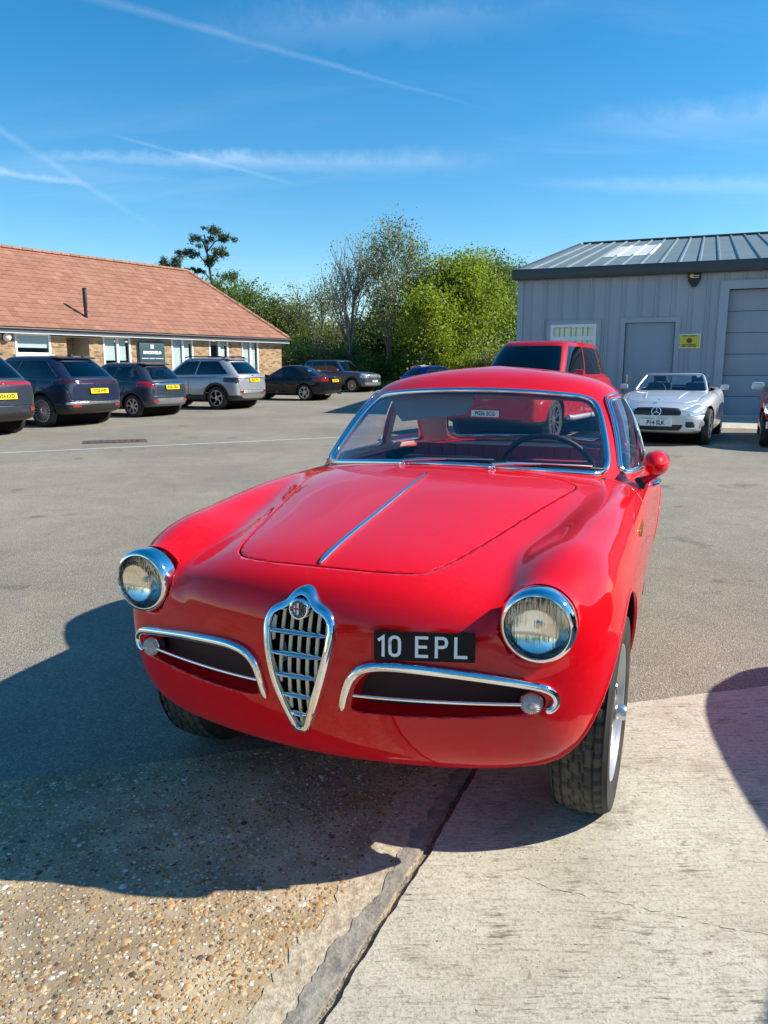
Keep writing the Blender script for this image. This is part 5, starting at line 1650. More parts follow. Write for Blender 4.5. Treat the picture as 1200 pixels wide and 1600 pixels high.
# silver convertible
w = .86
sp = dict(paint='light_silver_paint', w=w, front=-1.98, rear=2.02, wb=2.40, R=.31, rim=.215, tw=.22, style=(6, 'solid'), wy=-.08, curve_f=.24, mirror_size=.72, mirror_paint='light_silver_paint', glass='clear_glass', tuck=.02,
          stations=[(-1.88, .62, .22, w * .82, .04), (-1.6, .73, .18, w * .94, .05), (-1.1, .82, .17, w * .98, .05), (-.55, .88, .17, w, .04), (0, .89, .17, w, 0), (.6, .91, .17, w, 0), (1.1, .94, .18, w * .995, .02), (1.6, .93, .22, w * .94, .03), (1.92, .86, .32, w * .82, .03)],
          open_top=[(0, -.36), (.45, -.33), (.66, -.12), (.70, .3), (.69, .85), (.58, 1.0), (0, 1.02)],
          gh=dict(ya0=-.55, ya1=.12, yc1=1.0, yc0=1.3, zf=.89, zb=.92, wb=w * .90, wr=w * .66, zr=1.29, cf=.16, wins=[(-.5, 2.72, .16, 1.80, 0, 0), (3.4, 5.25, .28, 1.82, .3, 0), (5.42, 7.3, .28, 1.82, 0, -.35), (8.7, 11.5, .30, 1.72, 0, 0)]),
          front_plate=(.40, 'P14 SLK', 'white_plate'),
          patches=[('headlight', 'lamp_clear', 'front', [(.40, .60), (.44, .50), (.82, .54), (.84, .64), (.60, .70)], .62), ('grille', 'black_plastic', 'front', [(0, .53), (.37, .53), (.39, .58), (.33, .64), (0, .65)], .35), ('air_intake', 'black_plastic', 'front', [(0, .27), (.38, .27), (.42, .36), (0, .36)], .35), ('air_intake', 'black_plastic', 'front', [(.47, .32), (.60, .32), (.58, .41), (.47, .41)], .4)],
          seams=[([(-.42, .24), (-.46, .5), (-.38, .95), (.85, .95), (.80, .5), (.70, .24)], 'side'), ([(-.4, -1.76), (.40, -1.66), (.60, -1.4), (.68, -.56), (-.4, -.56)], 'top')])
p = gp(1102, 693); hd = Vector((-.46, -.888)).normalized(); left = Vector((-hd.y, hd.x))
c = Vector((p.x, p.y)) - left * (w - .12) - hd * (sp['wb'] / 2 - .08)
T, hf, hr, bv = make_car('convertible_car', 'silver two-seat convertible with its roof down before the workshop door', c, hd, sp)
q, nn = hf(0, .585)
st = bpy.data.objects.new('star_badge', None); C.objects.link(st); st.parent = T; st.matrix_local = face_matrix(q + Vector((0, -.012, 0)), (0, -1, .1))
tube('ring', [(.075 * math.cos(a), .075 * math.sin(a), 0) for a in np.linspace(0, 2 * math.pi, 32, endpoint=False)], .007, 'chrome', st, 6, True)
for k in range(3):
    a = math.pi / 2 + k * 2 * math.pi / 3
    tube('point', [(0, 0, .004), (.072 * math.cos(a), .072 * math.sin(a), 0)], [.013, .003], 'chrome', st, 6)
tube('bonnet_badge', [(0, -1.72, .762), (0, -1.70, .775)], .018, 'chrome', T, 8)
for s in (1, -1):
    q, nn = hf(s * .69, .385); lathe('fog_lamp', [(0, .012), (.05, .010), (.06, .002), (.062, -.01)], axis_to(q, (s * .35, -1, 0)), 'lamp_clear', T, 20)
    tube('roll_hoop', [(s * .36 + .17 * math.cos(a), 1.03, .86 + .26 * math.sin(a)) for a in np.linspace(0, math.pi, 12)], .022, 'cabin_black', T, 8)
    # lengthwise bonnet creases
    pts = []
    for yy in np.linspace(-1.55, -.62, 8):
        qq = bv.ray_cast(Vector((s * (.26 + .12 * (yy + 1.55)), yy, 3)), Vector((0, 0, -1)))[0]; pts.append(qq - Vector((0, 0, .012)))
    tube('bonnet_ridge', pts, [.004, .022, .024, .024, .024, .022, .018, .004], 'light_silver_paint', T, 8)
box('interior_mirror', (0, .12, 1.19), (.22, .03, .06), 'cabin_black', T)
lathe('tax_disc', [(0, 0), (.04, 0), (.04, .003)], axis_to((.44, .02, 1.17), (0, -.85, .5)), 'char_white', T, 16)
rb = bmesh.new(); add_box(rb, (0, 1.06, .93), (1.05, .05, .10), bevel=.02); bm_obj('wind_deflector', rb, 'cabin_black', T, smooth=True)

# red city car at the right
sp = hatch('red_paint_dull', .83, 1.50, front_plate=(.36, 'EA19 LUC', 'white_plate'), roof_paint='black_paint', mirror_paint='light_silver_paint', curve_f=.30,
           patches=[('headlight', 'lamp_clear', 'front', [(.52, .62), (.60, .54), (.84, .60), (.86, .74), (.66, .74)], .55), ('air_intake', 'black_plastic', 'front', [(0, .28), (.66, .28), (.76, .34), (.74, .46), (.60, .48), (0, .44)], .42)],
           seams=[([(-.52, .34), (-.62, .62), (-.55, .98), (.42, .98), (.44, .34)], 'side')])
p = gp(1192, 697); left = Vector((-YH.y, YH.x)).normalized(); hd = YH.normalized()
c = Vector((p.x, p.y)) + left * (.83 - .10) - hd * (sp['wb'] / 2)
T, hf, hr, bv = make_car('city_car', 'red city car with black grille at the far side of the silver convertible', c, hd, sp)
for s in (1, -1):
    q, nn = hf(s * .70, .38); box('running_light', q + nn * .008, (.035, .02, .11), 'lamp_clear', T)

# dark hatchback that stands beside the coupe, outside the picture; its shadow falls into it
sp = suv('black_paint', .93, 1.60, mirrors=False, glass='tinted_glass')
T, hf, hr, bv = make_car('suv_car', 'black SUV standing alongside the red coupe, nose towards the workshop', Vector((3.26, 1.05)), Vector((0, 1)), sp)

# small blue car with a white stripe by the trees
sp = hatch('blue_vehicle_paint', .80, 1.40)
c = Vector((at(684, 36)))
T, hf, hr, bv = make_car('striped_car', 'small blue car with a white stripe and red flank beside the trees', c, Vector((.75, .66)), sp)
g = sp['gh']
box('white_stripe', (0, .62, 1.405), (.22, 1.3, .03), 'char_white', T)
box('red_panel', (.58, .62, 1.345), (.04, 1.2, .07), 'tail_red', T)
# ------------------------------------------------------------------ the red vintage coupe
def vintage_coupe():
    CAR = thing('vintage_coupe', 'glossy red vintage two-door coupe with chrome shield grille and plate 10 EPL', 'car', (.004, 2.39, 0), -.362)
    # control net: rings from the nose to the tail, each from the roof line round to the floor
    R = []
    def ring(*p): R.append([tuple(q) for q in p])
    pole = (0, -.606, .56)
    ring(*[pole] * 15)
    ring((0, -.603, .64), (.05, -.602, .638), (.09, -.600, .632), (.12, -.598, .622), (.14, -.597, .61), (.15, -.596, .60), (.16, -.595, .59), (.165, -.594, .58),
         (.17, -.593, .565), (.17, -.593, .55), (.168, -.593, .53), (.16, -.594, .51), (.13, -.595, .49), (.09, -.597, .475), (0, -.600, .465))
    ring((0, -.592, .715), (.12, -.587, .712), (.21, -.578, .702), (.28, -.566, .69), (.32, -.558, .675), (.34, -.553, .66), (.355, -.55, .648), (.365, -.548, .63),
         (.37, -.547, .60), (.37, -.546, .57), (.365, -.546, .53), (.345, -.548, .47), (.30, -.552, .41), (.2, -.565, .385), (0, -.582, .38))
    ring((0, -.566, .772), (.15, -.557, .768), (.27, -.538, .755), (.37, -.515, .738), (.435, -.492, .722), (.475, -.478, .715), (.51, -.468, .71), (.545, -.460, .70),
         (.565, -.458, .67), (.575, -.462, .62), (.577, -.474, .55), (.553, -.482, .46), (.48, -.487, .355), (.3, -.515, .32), (0, -.548, .307))
    ring((0, -.525, .803), (.16, -.513, .799), (.29, -.488, .785), (.39, -.455, .765), (.455, -.428, .752), (.50, -.418, .758), (.54, -.413, .772), (.58, -.408, .78),
         (.635, -.40, .755), (.668, -.40, .68), (.675, -.418, .58), (.658, -.420, .45), (.59, -.430, .318), (.38, -.435, .273), (0, -.475, .263))
    ring((0, -.42, .832), (.17, -.41, .828), (.30, -.385, .813), (.40, -.35, .788), (.46, -.325, .770), (.505, -.315, .785), (.55, -.31, .812), (.60, -.305, .822),
         (.665, -.30, .79), (.710, -.31, .705), (.724, -.332, .59), (.714, -.335, .46), (.668, -.332, .315), (.5, -.32, .250), (0, -.36, .247))
    ring((0, -.22, .857), (.16, -.215, .853), (.30, -.20, .838), (.405, -.18, .812), (.465, -.165, .792), (.515, -.16, .804), (.56, -.155, .831), (.615, -.15, .843),
         (.685, -.15, .81), (.735, -.155, .73), (.750, -.17, .60), (.746, -.175, .47), (.716, -.17, .32), (.6, -.15, .24), (0, -.2, .23))
    def sect(y, *xz): ring(*[(x, y, z) for x, z in xz])
    sect(.05, (0, .889), (.165, .885), (.31, .871), (.42, .844), (.485, .823), (.53, .831), (.575, .853), (.63, .861), (.698, .832), (.745, .75), (.758, .61), (.753, .47), (.732, .32), (.65, .24), (0, .23))
    sect(.30, (0, .922), (.18, .918), (.34, .903), (.455, .878), (.52, .857), (.56, .857), (.60, .868), (.652, .873), (.712, .845), (.752, .765), (.766, .62), (.762, .47), (.742, .32), (.66, .24), (0, .23))
    sect(.55, (0, .942), (.19, .937), (.36, .921), (.49, .90), (.56, .884), (.597, .878), (.632, .878), (.678, .874), (.727, .845), (.757, .77), (.768, .62), (.764, .47), (.745, .32), (.66, .24), (0, .23))
    sect(.85, (0, .95), (.20, .947), (.38, .934), (.51, .912), (.585, .894), (.622, .885), (.655, .878), (.697, .866), (.737, .835), (.761, .77), (.770, .62), (.766, .47), (.747, .32), (.66, .24), (0, .23))
    sect(1.3, (0, .95), (.20, .947), (.40, .934), (.53, .910), (.60, .890), (.638, .880), (.670, .871), (.706, .857), (.743, .825), (.764, .76), (.772, .62), (.768, .47), (.75, .32), (.66, .24), (0, .23))
    sect(1.72, (0, .95), (.20, .947), (.40, .93), (.52, .906), (.59, .886), (.63, .876), (.664, .868), (.704, .857), (.746, .826), (.770, .76), (.780, .62), (.775, .47), (.755, .32), (.66, .24), (0, .23))
    sect(2.08, (0, .93), (.20, .928), (.38, .915), (.48, .897), (.55, .88), (.595, .873), (.64, .867), (.69, .858), (.742, .83), (.778, .765), (.792, .63), (.784, .47), (.76, .33), (.66, .25), (0, .24))
    sect(2.42, (0, .895), (.19, .892), (.35, .88), (.45, .866), (.52, .854), (.57, .85), (.62, .85), (.675, .842), (.732, .81), (.774, .745), (.79, .62), (.78, .47), (.755, .34), (.65, .27), (0, .26))
    sect(2.75, (0, .85), (.18, .846), (.33, .834), (.42, .82), (.49, .812), (.54, .81), (.59, .81), (.64, .80), (.70, .765), (.745, .70), (.764, .60), (.755, .47), (.72, .36), (.60, .30), (0, .29))
    sect(3.03, (0, .79), (.16, .786), (.30, .774), (.39, .762), (.45, .755), (.50, .752), (.545, .75), (.59, .738), (.645, .71), (.69, .65), (.71, .57), (.70, .47), (.66, .38), (.55, .33), (0, .32))
    sect(3.24, (0, .70), (.14, .697), (.26, .69), (.34, .68), (.40, .676), (.44, .672), (.48, .667), (.52, .655), (.57, .632), (.60, .59), (.615, .53), (.605, .47), (.57, .40), (.45, .36), (0, .35))
    ring((0, 3.33, .60), (.07, 3.33, .6), (.13, 3.33, .595), (.18, 3.33, .59), (.21, 3.33, .585), (.24, 3.33, .58), (.26, 3.33, .575), (.28, 3.33, .57), (.30, 3.33, .555), (.31, 3.33, .535), (.31, 3.33, .51), (.30, 3.33, .49), (.27, 3.33, .46), (.2, 3.33, .44), (0, 3.33, .43))
    ring(*[(0, 3.35, .52)] * 15)
    tu = np.concatenate([np.arange(0, 1, .2), np.arange(1, 6, .085), np.arange(6, 10, .1), np.arange(10, 18, .2), np.linspace(18, 19, 5)])
    tv = np.concatenate([np.arange(0, 3, .16), np.arange(3, 9, .1), np.linspace(9, 14, 34)])
    G = loft(R, tu, tv)
    # the wing swells into a round housing behind each lamp
    LX, LY, LZ, LR = .567, -.484, .711, .0918
    x, y, z = G[..., 0], G[..., 1], G[..., 2]
    rx, rz = x - LX, z - LZ
    rr = np.hypot(rx, rz) + 1e-6
    def sst(a, b, t):
        q = np.clip((t - a) / (b - a), 0, 1); return q * q * (3 - 2 * q)
    Rn = .0845 + .031 * sst(-.46, -.1, y)
    k = .013 + .039 * sst(-.45, -.1, y)
    tgt = .5 * (rr + Rn + np.sqrt((rr - Rn) ** 2 + k ** 2))
    w = (1 - sst(-.34, .12, y))
    lift = w * (tgt - rr) * (1 - .0 * z)
    G[..., 0] = x + rx / rr * lift
    G[..., 2] = z + rz / rr * lift
    near = 1 - sst(.070, .090, rr)
    G[..., 1] = np.where((y < -.3) & (rr < .13), y + near * np.maximum(0, -.412 - y), y)
    bm = shell_bm(G, tu, tv)
    # ---- openings and shut lines
    def mirror_poly(h): return list(h) + [(-a, b) for a, b in reversed(h) if a > 1e-6]
    bonnet_pts = mirror_poly([(0, -.492), (.12, -.486), (.215, -.465), (.268, -.438), (.292, -.405), (.318, -.33), (.362, -.15), (.412, .08), (.474, .33), (.524, .55), (.530, .590), (.508, .612), (.43, .626), (.3, .634), (0, .64)])
    bonnet_pts = [(p.x, p.y) for p in resample([(a, b, 0) for a, b in bonnet_pts], .03, True, 2)]
    door_pts = [(.815, .265), (.785, .42), (.78, .60), (.80, .76), (.845, .87), (.87, .97), (1.80, .97), (1.80, .7), (1.76, .45), (1.66, .265)]
    GZ = lambda q: .402 + q * .950
    g_half = [(0, .0), (.014, .004), (.024, .022), (.045, .078), (.068, .150), (.086, .225), (.0945, .280), (.0940, .302), (.089, .321), (.079, .336), (.064, .3465), (.049, .3535), (.039, .362), (.031, .373), (.020, .384), (.009, .3895), (0, .391)]
    grille_poly = [(a, GZ(b)) for a, b in g_half] + [(-a, GZ(b)) for a, b in reversed(g_half[1:-1])]
    mo_poly = [(.128, .478), (.142, .54), (.165, .575), (.21, .588), (.30, .586), (.45, .568), (.555, .548), (.592, .528), (.59, .498), (.54, .484), (.40, .474), (.25, .470), (.16, .471)]
    cut(bm, lambda P: np.maximum(np.hypot(P[:, 1], P[:, 2] - .325) - .352, .45 - np.abs(P[:, 0])), 9)
    cut(bm, lambda P: np.maximum(np.hypot(P[:, 1] - 2.38, P[:, 2] - .315) - .335, .45 - np.abs(P[:, 0])), 9)
    cab = [(0, .66), (.25, .68), (.44, .76), (.57, .90), (.635, 1.05), (.66, 1.3), (.655, 1.7), (.61, 2.02), (.52, 2.25), (.38, 2.36), (.2, 2.42), (0, 2.43)]
    cut(bm, lambda P: np.maximum(poly_sdf(mirror_poly(cab), P[:, 0], P[:, 1]), .75 - P[:, 2]), 9)
    front = lambda P: (P[:, 1] + .3) * 3
    cut(bm, lambda P: np.maximum(poly_sdf(mo_poly, np.abs(P[:, 0]), P[:, 2]), front(P)), 9, only={0})
    cut(bm, lambda P: np.maximum(poly_sdf(grille_poly, P[:, 0], P[:, 2], -.012), front(P)), 9, only={0})
    fb = lambda P: np.maximum(poly_sdf(bonnet_pts, P[:, 0], P[:, 1]), .6 - P[:, 2])
    cut(bm, lambda P: fb(P) - .003, 8, only={0})
    cut(bm, lambda P: fb(P) + .003, 1, only={8})
    fd = lambda P: np.maximum(poly_sdf(door_pts, P[:, 1], P[:, 2]), .5 - np.abs(P[:, 0]))
    cut(bm, lambda P: fd(P) - .002, 7, only={0})
    cut(bm, lambda P: fd(P) + .002, 2, only={7})
    # surface to hang the trim on
    bm0 = shell_bm(G, tu, tv); bvh = BVHTree.FromBMesh(bm0)
    def on_front(px, pz, off=0.0):
        h = bvh.ray_cast(Vector((px, -3, pz)), Vector((0, 1, 0)))
        return h[0] + h[1] * off
    def on_top(px, py, off=0.0):
        h = bvh.ray_cast(Vector((px, py, 3)), Vector((0, 0, -1)))
        return h[0] + h[1] * off
    def on_side(sx, py, pz, off=0.0):
        h = bvh.ray_cast(Vector((sx * 3, py, pz)), Vector((-sx, 0, 0)))
        return h[0] + h[1] * off
    take(bm, {0}, 'body', 'red_paint', CAR, .010, 'inner_dark')
    take(bm, {1}, 'bonnet', 'red_paint', CAR, .010, 'inner_dark')
    take(bm, {2}, 'door', 'red_paint', CAR, .010, 'inner_dark', keep=lambda c: c.x > 0)
    take(bm, {2}, 'door', 'red_paint', CAR, .010, 'inner_dark', keep=lambda c: c.x < 0)
    bm.free(); bm0.free()
    # dark trough below the shut lines
    bp = [on_top(q.x, q.y, -.026) for q in resample([(a, b, 0) for a, b in bonnet_pts], .02, True, 0)]
    tube('bonnet_seal', resample(bp, .03), .0075, 'gap_black', CAR, 6, True)
    # rolled wheel-arch lips and dark liners
    for s in (1, -1):
        for yc, zc_, r, nm in ((0, .325, .352, 'front'), (2.38, .315, .335, 'rear')):
            pts = []
            for a in np.linspace(math.radians(-14), math.radians(194), 60):
                h = bvh.ray_cast(Vector((s * 3, yc - r * math.cos(a), zc_ + r * math.sin(a))), Vector((-s, 0, 0)))
                if h[0] is not None and abs(h[0].x) > .45: pts.append(h[0] - Vector((s * .003, 0, 0)))
            tube('wheel_arch_lip', pts, .0075, 'red_paint', CAR, 8)
            lb = bmesh.new(); ra = [[], []]
            for a in np.linspace(math.radians(4), math.radians(176), 25):
                h = bvh.ray_cast(Vector((s * 3, yc - (r + .004) * math.cos(a), zc_ + (r + .004) * math.sin(a))), Vector((-s, 0, 0)))
                xo = abs(h[0].x) - .012 if h[0] is not None else .6
                for q, xx in enumerate((xo, .42)):
                    ra[q].append(lb.verts.new((s * xx, yc - (r + .003) * math.cos(a), zc_ + (r + .003) * math.sin(a))))
            for i in range(24): lb.faces.new((ra[0][i], ra[0][i + 1], ra[1][i + 1], ra[1][i]))
            lb.faces.new(ra[1])
            bm_obj('wheel_arch_liner', lb, 'inner_dark', CAR, smooth=True)
    # ---- bonnet strip
    sp = [on_top(0, yy, .003) for yy in np.linspace(-.478, .44, 40)]
    tube('bonnet_strip', sp, [.004] + [.0075] * 5 + list(np.linspace(.0075, .0055, 33)) + [.003], 'chrome', CAR, 8)
    # ---- lamps
    for s in (1, -1):
        M = axis_to((s * LX, LY, LZ), (s * .035, -1, -.01))
        hl = bpy.data.objects.new('headlight', None); C.objects.link(hl); hl.parent = CAR; hl.matrix_local = M
        I4 = Matrix.Identity(4)
        lathe('rim', [(.0755, -.012), (.0755, .006), (.0785, .0105), (.082, .010), (.0885, .005), (LR, -.006), (LR + .001, -.020), (LR - .001, -.044), (LR - .008, -.046), (.0775, -.04)], I4, 'chrome', hl, 64, closed=True, angle=60)
        lathe('reflector', [(.0, -.024)] + [(.078 * q, -.024 + .017 * q * q) for q in np.linspace(.08, 1, 14)], I4, 'chrome', hl, 48)
        lathe('bulb_cap', [(0, -.012), (.007, -.013), (.009, -.018), (.009, -.03)], I4, 'satin_metal', hl, 16)
        lathe('lens', [(.0, .016), (.02, .0152), (.04, .0128), (.056, .0098), (.068, .006), (.077, .001)], I4, 'lens_glass', hl, 48)
        for q in range(3):
            a = math.radians(-20 + 20 * q)
            box('screw', (LR * .93 * math.cos(a - 1.57), LR * .93 * math.sin(a - 1.57), .002), (.004, .004, .002), 'chrome', hl) if q == 1 else None
    # ---- shield grille
    gr = bpy.data.objects.new('grille', None); C.objects.link(gr); gr.parent = CAR
    def gy(zz, off):                       # depth of the shield face
        t = (zz - .386) / .391
        return -.580 - .052 * math.sin(math.pi * min(1, max(0, .12 + .80 * t))) + .020 * t * t - off
    def shield(scale_in, off):
        base = spline([(a, 0, b) for a, b in grille_poly], 3, closed=True)
        cx, cz = 0, .60
        out = []
        n = len(base)
        for i, p in enumerate(base):
            t = (base[(i + 1) % n] - base[i - 1]).normalized(); nn = Vector((-t.z, 0, t.x))
            q = p + nn * scale_in
            out.append(Vector((q.x, gy(q.z, off), q.z)))
        return out
    # frame: bands from the nose outwards, over the front and into the opening
    bands = [shield(-.004, -.050), shield(-.004, -.004), shield(-.001, .006), shield(.004, .010), shield(.0135, .009), shield(.0165, .005), shield(.0175, -.012), shield(.0175, -.030)]
    # the inward normal depends on the winding; make sure that the last band is the smaller one
    if max(p.x for p in bands[-1]) > max(p.x for p in bands[0]):
        bands = [shield(.004, -.050), shield(.004, -.004), shield(.001, .006), shield(-.004, .010), shield(-.0135, .009), shield(-.0165, .005), shield(-.0175, -.012), shield(-.0175, -.030)]
    fb_ = bmesh.new(); rows = [[fb_.verts.new(p) for p in b] for b in bands]; n = len(rows[0])
    for a, b in zip(rows, rows[1:]):
        for i in range(n): fb_.faces.new((a[i], a[(i + 1) % n], b[(i + 1) % n], b[i]))
    bm_obj('frame', fb_, 'chrome', gr, smooth=True, angle=50)
    prism('backing', [Vector((p.x * .97, -.555, p.z)) for p in bands[5]], (0, .004, 0), 'gap_black', gr)
    def half_width(zz):
        xs = [(a, b) for a, b in [(q[0], GZ(q[1])) for q in g_half]]
        for (a0, b0), (a1, b1) in zip(xs, xs[1:]):
            if b0 <= zz <= b1: return a0 + (a1 - a0) * (zz - b0) / (b1 - b0)
        return 0
    for i in range(-3, 4):                # upright bars, the pale ground's reflection put into their colour
        bx = i * .0245
        zs = [zz for zz in np.linspace(.39, .735, 60) if half_width(zz) - .016 > abs(bx)]
        if len(zs) < 4: continue
        ztop = min(zs[-1], .700 if abs(bx) < .01 else .722)
        tube('upright_bar', [(bx, gy(zz, -.012), zz) for zz in np.linspace(zs[0], ztop, 12)], .0048, 'cream_reflection', gr, 6)
    for zz in (.667, .614, .560, .508, .457):   # cross blades
        hw = half_width(zz) - .014
        pth = [(t * hw, gy(zz, -.006 + .004 * t * t), zz) for t in np.linspace(-1, 1, 15)]
        tube('cross_blade', pth, [.006 + .0075 * (1 - abs(t) ** 2.2) for t in np.linspace(-1, 1, 15)], 'chrome', gr, 10, flat=.62, up=(0, 0, 1))
    # round badge: cross and serpent halves inside a ring
    bz = .728; by = gy(bz, .0125)
    bd = bpy.data.objects.new('badge', None); C.objects.link(bd); bd.parent = gr
    bd.matrix_local = axis_to((0, by, bz), (0, -1, .08))
    I4 = Matrix.Identity(4)
    lathe('ring', [(.0205, -.006), (.0205, .003), (.0225, .0055), (.0255, .0045), (.0275, -.002), (.0275, -.010)], I4, 'chrome', bd, 40)
    lathe('enamel', [(0, .0012), (.0206, .0012)], I4, 'badge_dark', bd, 32)
    prism('enamel_half', [(-.0003 if a in (90, 270) else .0150 * math.cos(math.radians(a)), .0150 * math.sin(math.radians(a)), .0014) for a in range(90, 271, 15)], (0, 0, .0006), 'char_white', bd)
    prism('red_cross', [(-.0095, -.0125, .0021), (-.0058, -.0125, .0021), (-.0058, -.002, .0021), (-.0008, -.002, .0021), (-.0008, .002, .0021), (-.0058, .002, .0021), (-.0058, .0125, .0021), (-.0095, .0125, .0021), (-.0095, .002, .0021), (-.0140, .002, .0021), (-.0140, -.002, .0021), (-.0095, -.002, .0021)], (0, 0, .0005), 'badge_red', bd)
    tube('serpent', [(.006 + .0028 * math.sin(t * 9), -.0115 + .023 * t, .0018) for t in np.linspace(0, 1, 30)], [.0006 + .0011 * t for t in np.linspace(0, 1, 30)], 'badge_green', bd, 6)
    for k in range(14):
        a = 2 * math.pi * k / 14
        box('badge_letter_mark', (.0178 * math.cos(a), .0178 * math.sin(a), .0017), (.0012, .0030, .0008), 'satin_metal', bd, M=Matrix.Rotation(a, 3, 'Z'))

    # ---- side grilles with chrome moustaches and lamps
    for s in (1, -1):
        mo = bpy.data.objects.new('side_grille', None); C.objects.link(mo); mo.parent = CAR
        key = [(.107, .474), (.116, .515), (.132, .560), (.158, .588), (.200, .600), (.26, .601), (.36, .592), (.47, .576), (.56, .560), (.597, .546), (.612, .524), (.606, .503), (.590, .492)]
        pth = [p for p in spline([(a, 0, b) for a, b in key], 5)]
        n = len(pth)
        pp = []
        for i, p in enumerate(pth):
            q = on_front(p.x, p.z, .0065); pp.append(Vector((q.x * s, q.y, q.z)))
        rad = []
        for i in range(n):
            t = i / (n - 1)
            rad.append((.0088 + .0045 * math.sin(math.pi * min(1, t * 2.6) * .5) - .0045 * max(0, (t - .45) / .55)) * min(1.0, .45 + t * 26, .5 + (1 - t) * 22))
        tube('chrome_moustache', pp, rad, 'chrome', mo, 12)
        bl = []
        for xx in np.linspace(.135, .535, 24):
            zz = .5145 - .006 * (xx - .135) / .4
            q = on_front(xx, zz, .0); bl.append(Vector((s * xx, q.y + .006, zz)))
        tube('cross_blade', bl, .0052, 'chrome', mo, 8)
        # recess: red upper and lower walls running back to a dark duct
        rb = bmesh.new()
        P0 = [on_front(a, b) for a, b in resample2(mo_poly, 60)]
        A = [rb.verts.new((s * (.36 + (p.x - .36) * 1.012), p.y + .0065, .527 + (p.z - .527) * 1.04)) for p in P0]
        B = [rb.verts.new((p.x * .985 * s + .006 * s, p.y + .055, .527 + (p.z - .527) * .86)) for p in P0]
        for i in range(len(A)): rb.faces.new((A[i], A[(i + 1) % len(A)], B[(i + 1) % len(A)], B[i]))
        bm_obj('recess_wall', rb, 'red_paint', mo, smooth=True)
        rb = bmesh.new()
        rb.faces.new([rb.verts.new((p.x * .985 * s + .006 * s, p.y + .054, .527 + (p.z - .527) * .87)) for p in P0])
        bmesh.ops.triangulate(rb, faces=rb.faces)
        bm_obj('duct', rb, 'duct_dark', mo)
        q = on_front(.5565, .509, 0)
        M = Matrix.Translation((s * .5565, q.y + .012, .509)) @ Vector((s * .22, -1, 0)).to_track_quat('Z', 'Y').to_matrix().to_4x4()
        il = bpy.data.objects.new('indicator', None); C.objects.link(il); il.parent = CAR; il.matrix_local = M
        lathe('bezel', [(.020, -.02), (.0295, -.02), (.0300, .003), (.0275, .006), (.0262, .004)], I4, 'chrome', il, 32)
        lb = bmesh.new(); seg = 60
        rows = []
        for r_, h_ in ((.0268, .003), (.025, .012), (.021, .019), (.014, .0245), (.006, .027)):
            rows.append([lb.verts.new(((r_ * (1.05 if k % 3 == 0 else .965)) * math.cos(2 * math.pi * k / seg), (r_ * (1.05 if k % 3 == 0 else .965)) * math.sin(2 * math.pi * k / seg), h_ * (1.06 if k % 3 == 0 else .95))) for k in range(seg)])
        for a, b in zip(rows, rows[1:]):
            for k in range(seg): lb.faces.new((a[k], a[(k + 1) % seg], b[(k + 1) % seg], b[k]))
        lb.faces.new(rows[-1])
        bm_obj('ribbed_lens', lb, 'indicator_glass', il, smooth=True, angle=20)
        lathe('reflector', [(0, -.012), (.012, -.008), (.022, .001), (.0265, .003)], I4, 'chrome', il, 24)

    # ---- number plate, stuck to the nose
    pc = on_front(.310, .654, .004); pn = (on_front(.435, .64) - on_front(.185, .64)).normalized()
    pu_ = (on_front(.31, .675) - on_front(.31, .605)).normalized(); pnn = pn.cross(pu_).normalized()
    pl = bpy.data.objects.new('number_plate', None); C.objects.link(pl); pl.parent = CAR
    Mp = Matrix((( *pn,), (*pnn.cross(pn),), (*pnn,))).transposed().to_4x4(); Mp.translation = pc
    pl.matrix_local = Mp
    def bend(px_): return -.055 * px_ * px_
    pb = bmesh.new(); pw, ph = .262, .077
    pl.scale = (.93, .93, .93)
    cols = []
    for i in range(13):
        px_ = -pw / 2 + pw * i / 12
        cols.append([pb.verts.new((px_, yy, bend(px_) + zz)) for yy, zz in ((-ph / 2, .001), (ph / 2, .001), (ph / 2, -.003), (-ph / 2, -.003))])
    for a, b in zip(cols, cols[1:]):
        for k in range(4): pb.faces.new((a[k], b[k], b[(k + 1) % 4], a[(k + 1) % 4]))
    pb.faces.new(cols[0]); pb.faces.new(cols[-1][::-1])
    bm_obj('plate', pb, 'plate_black', pl)
    stroke = .0082
    h2 = .0245
    glyphs = {'1': [[(-.006, .017), (.004, h2), (.004, -h2)]],
              '0': [[(-.0125, .0125), (-.0125, -.0125), (-.011, -.019), (-.006, -.0235), (0, -h2), (.006, -.0235), (.011, -.019), (.0125, -.0125), (.0125, .0125), (.011, .019), (.006, .0235), (0, h2), (-.006, .0235), (-.011, .019), (-.0125, .0125), (-.0125, .008)]],
              'E': [[(.014, h2), (-.012, h2), (-.012, -h2), (.014, -h2)], [(-.012, .0), (.011, .0)]],
              'P': [[(-.012, -h2), (-.012, h2), (.005, h2), (.0115, .0215), (.014, .0145), (.014, .0095), (.0115, .0035), (.005, .0005), (-.012, .0005)]],
              'L': [[(-.012, h2), (-.012, -h2), (.014, -h2)]]}
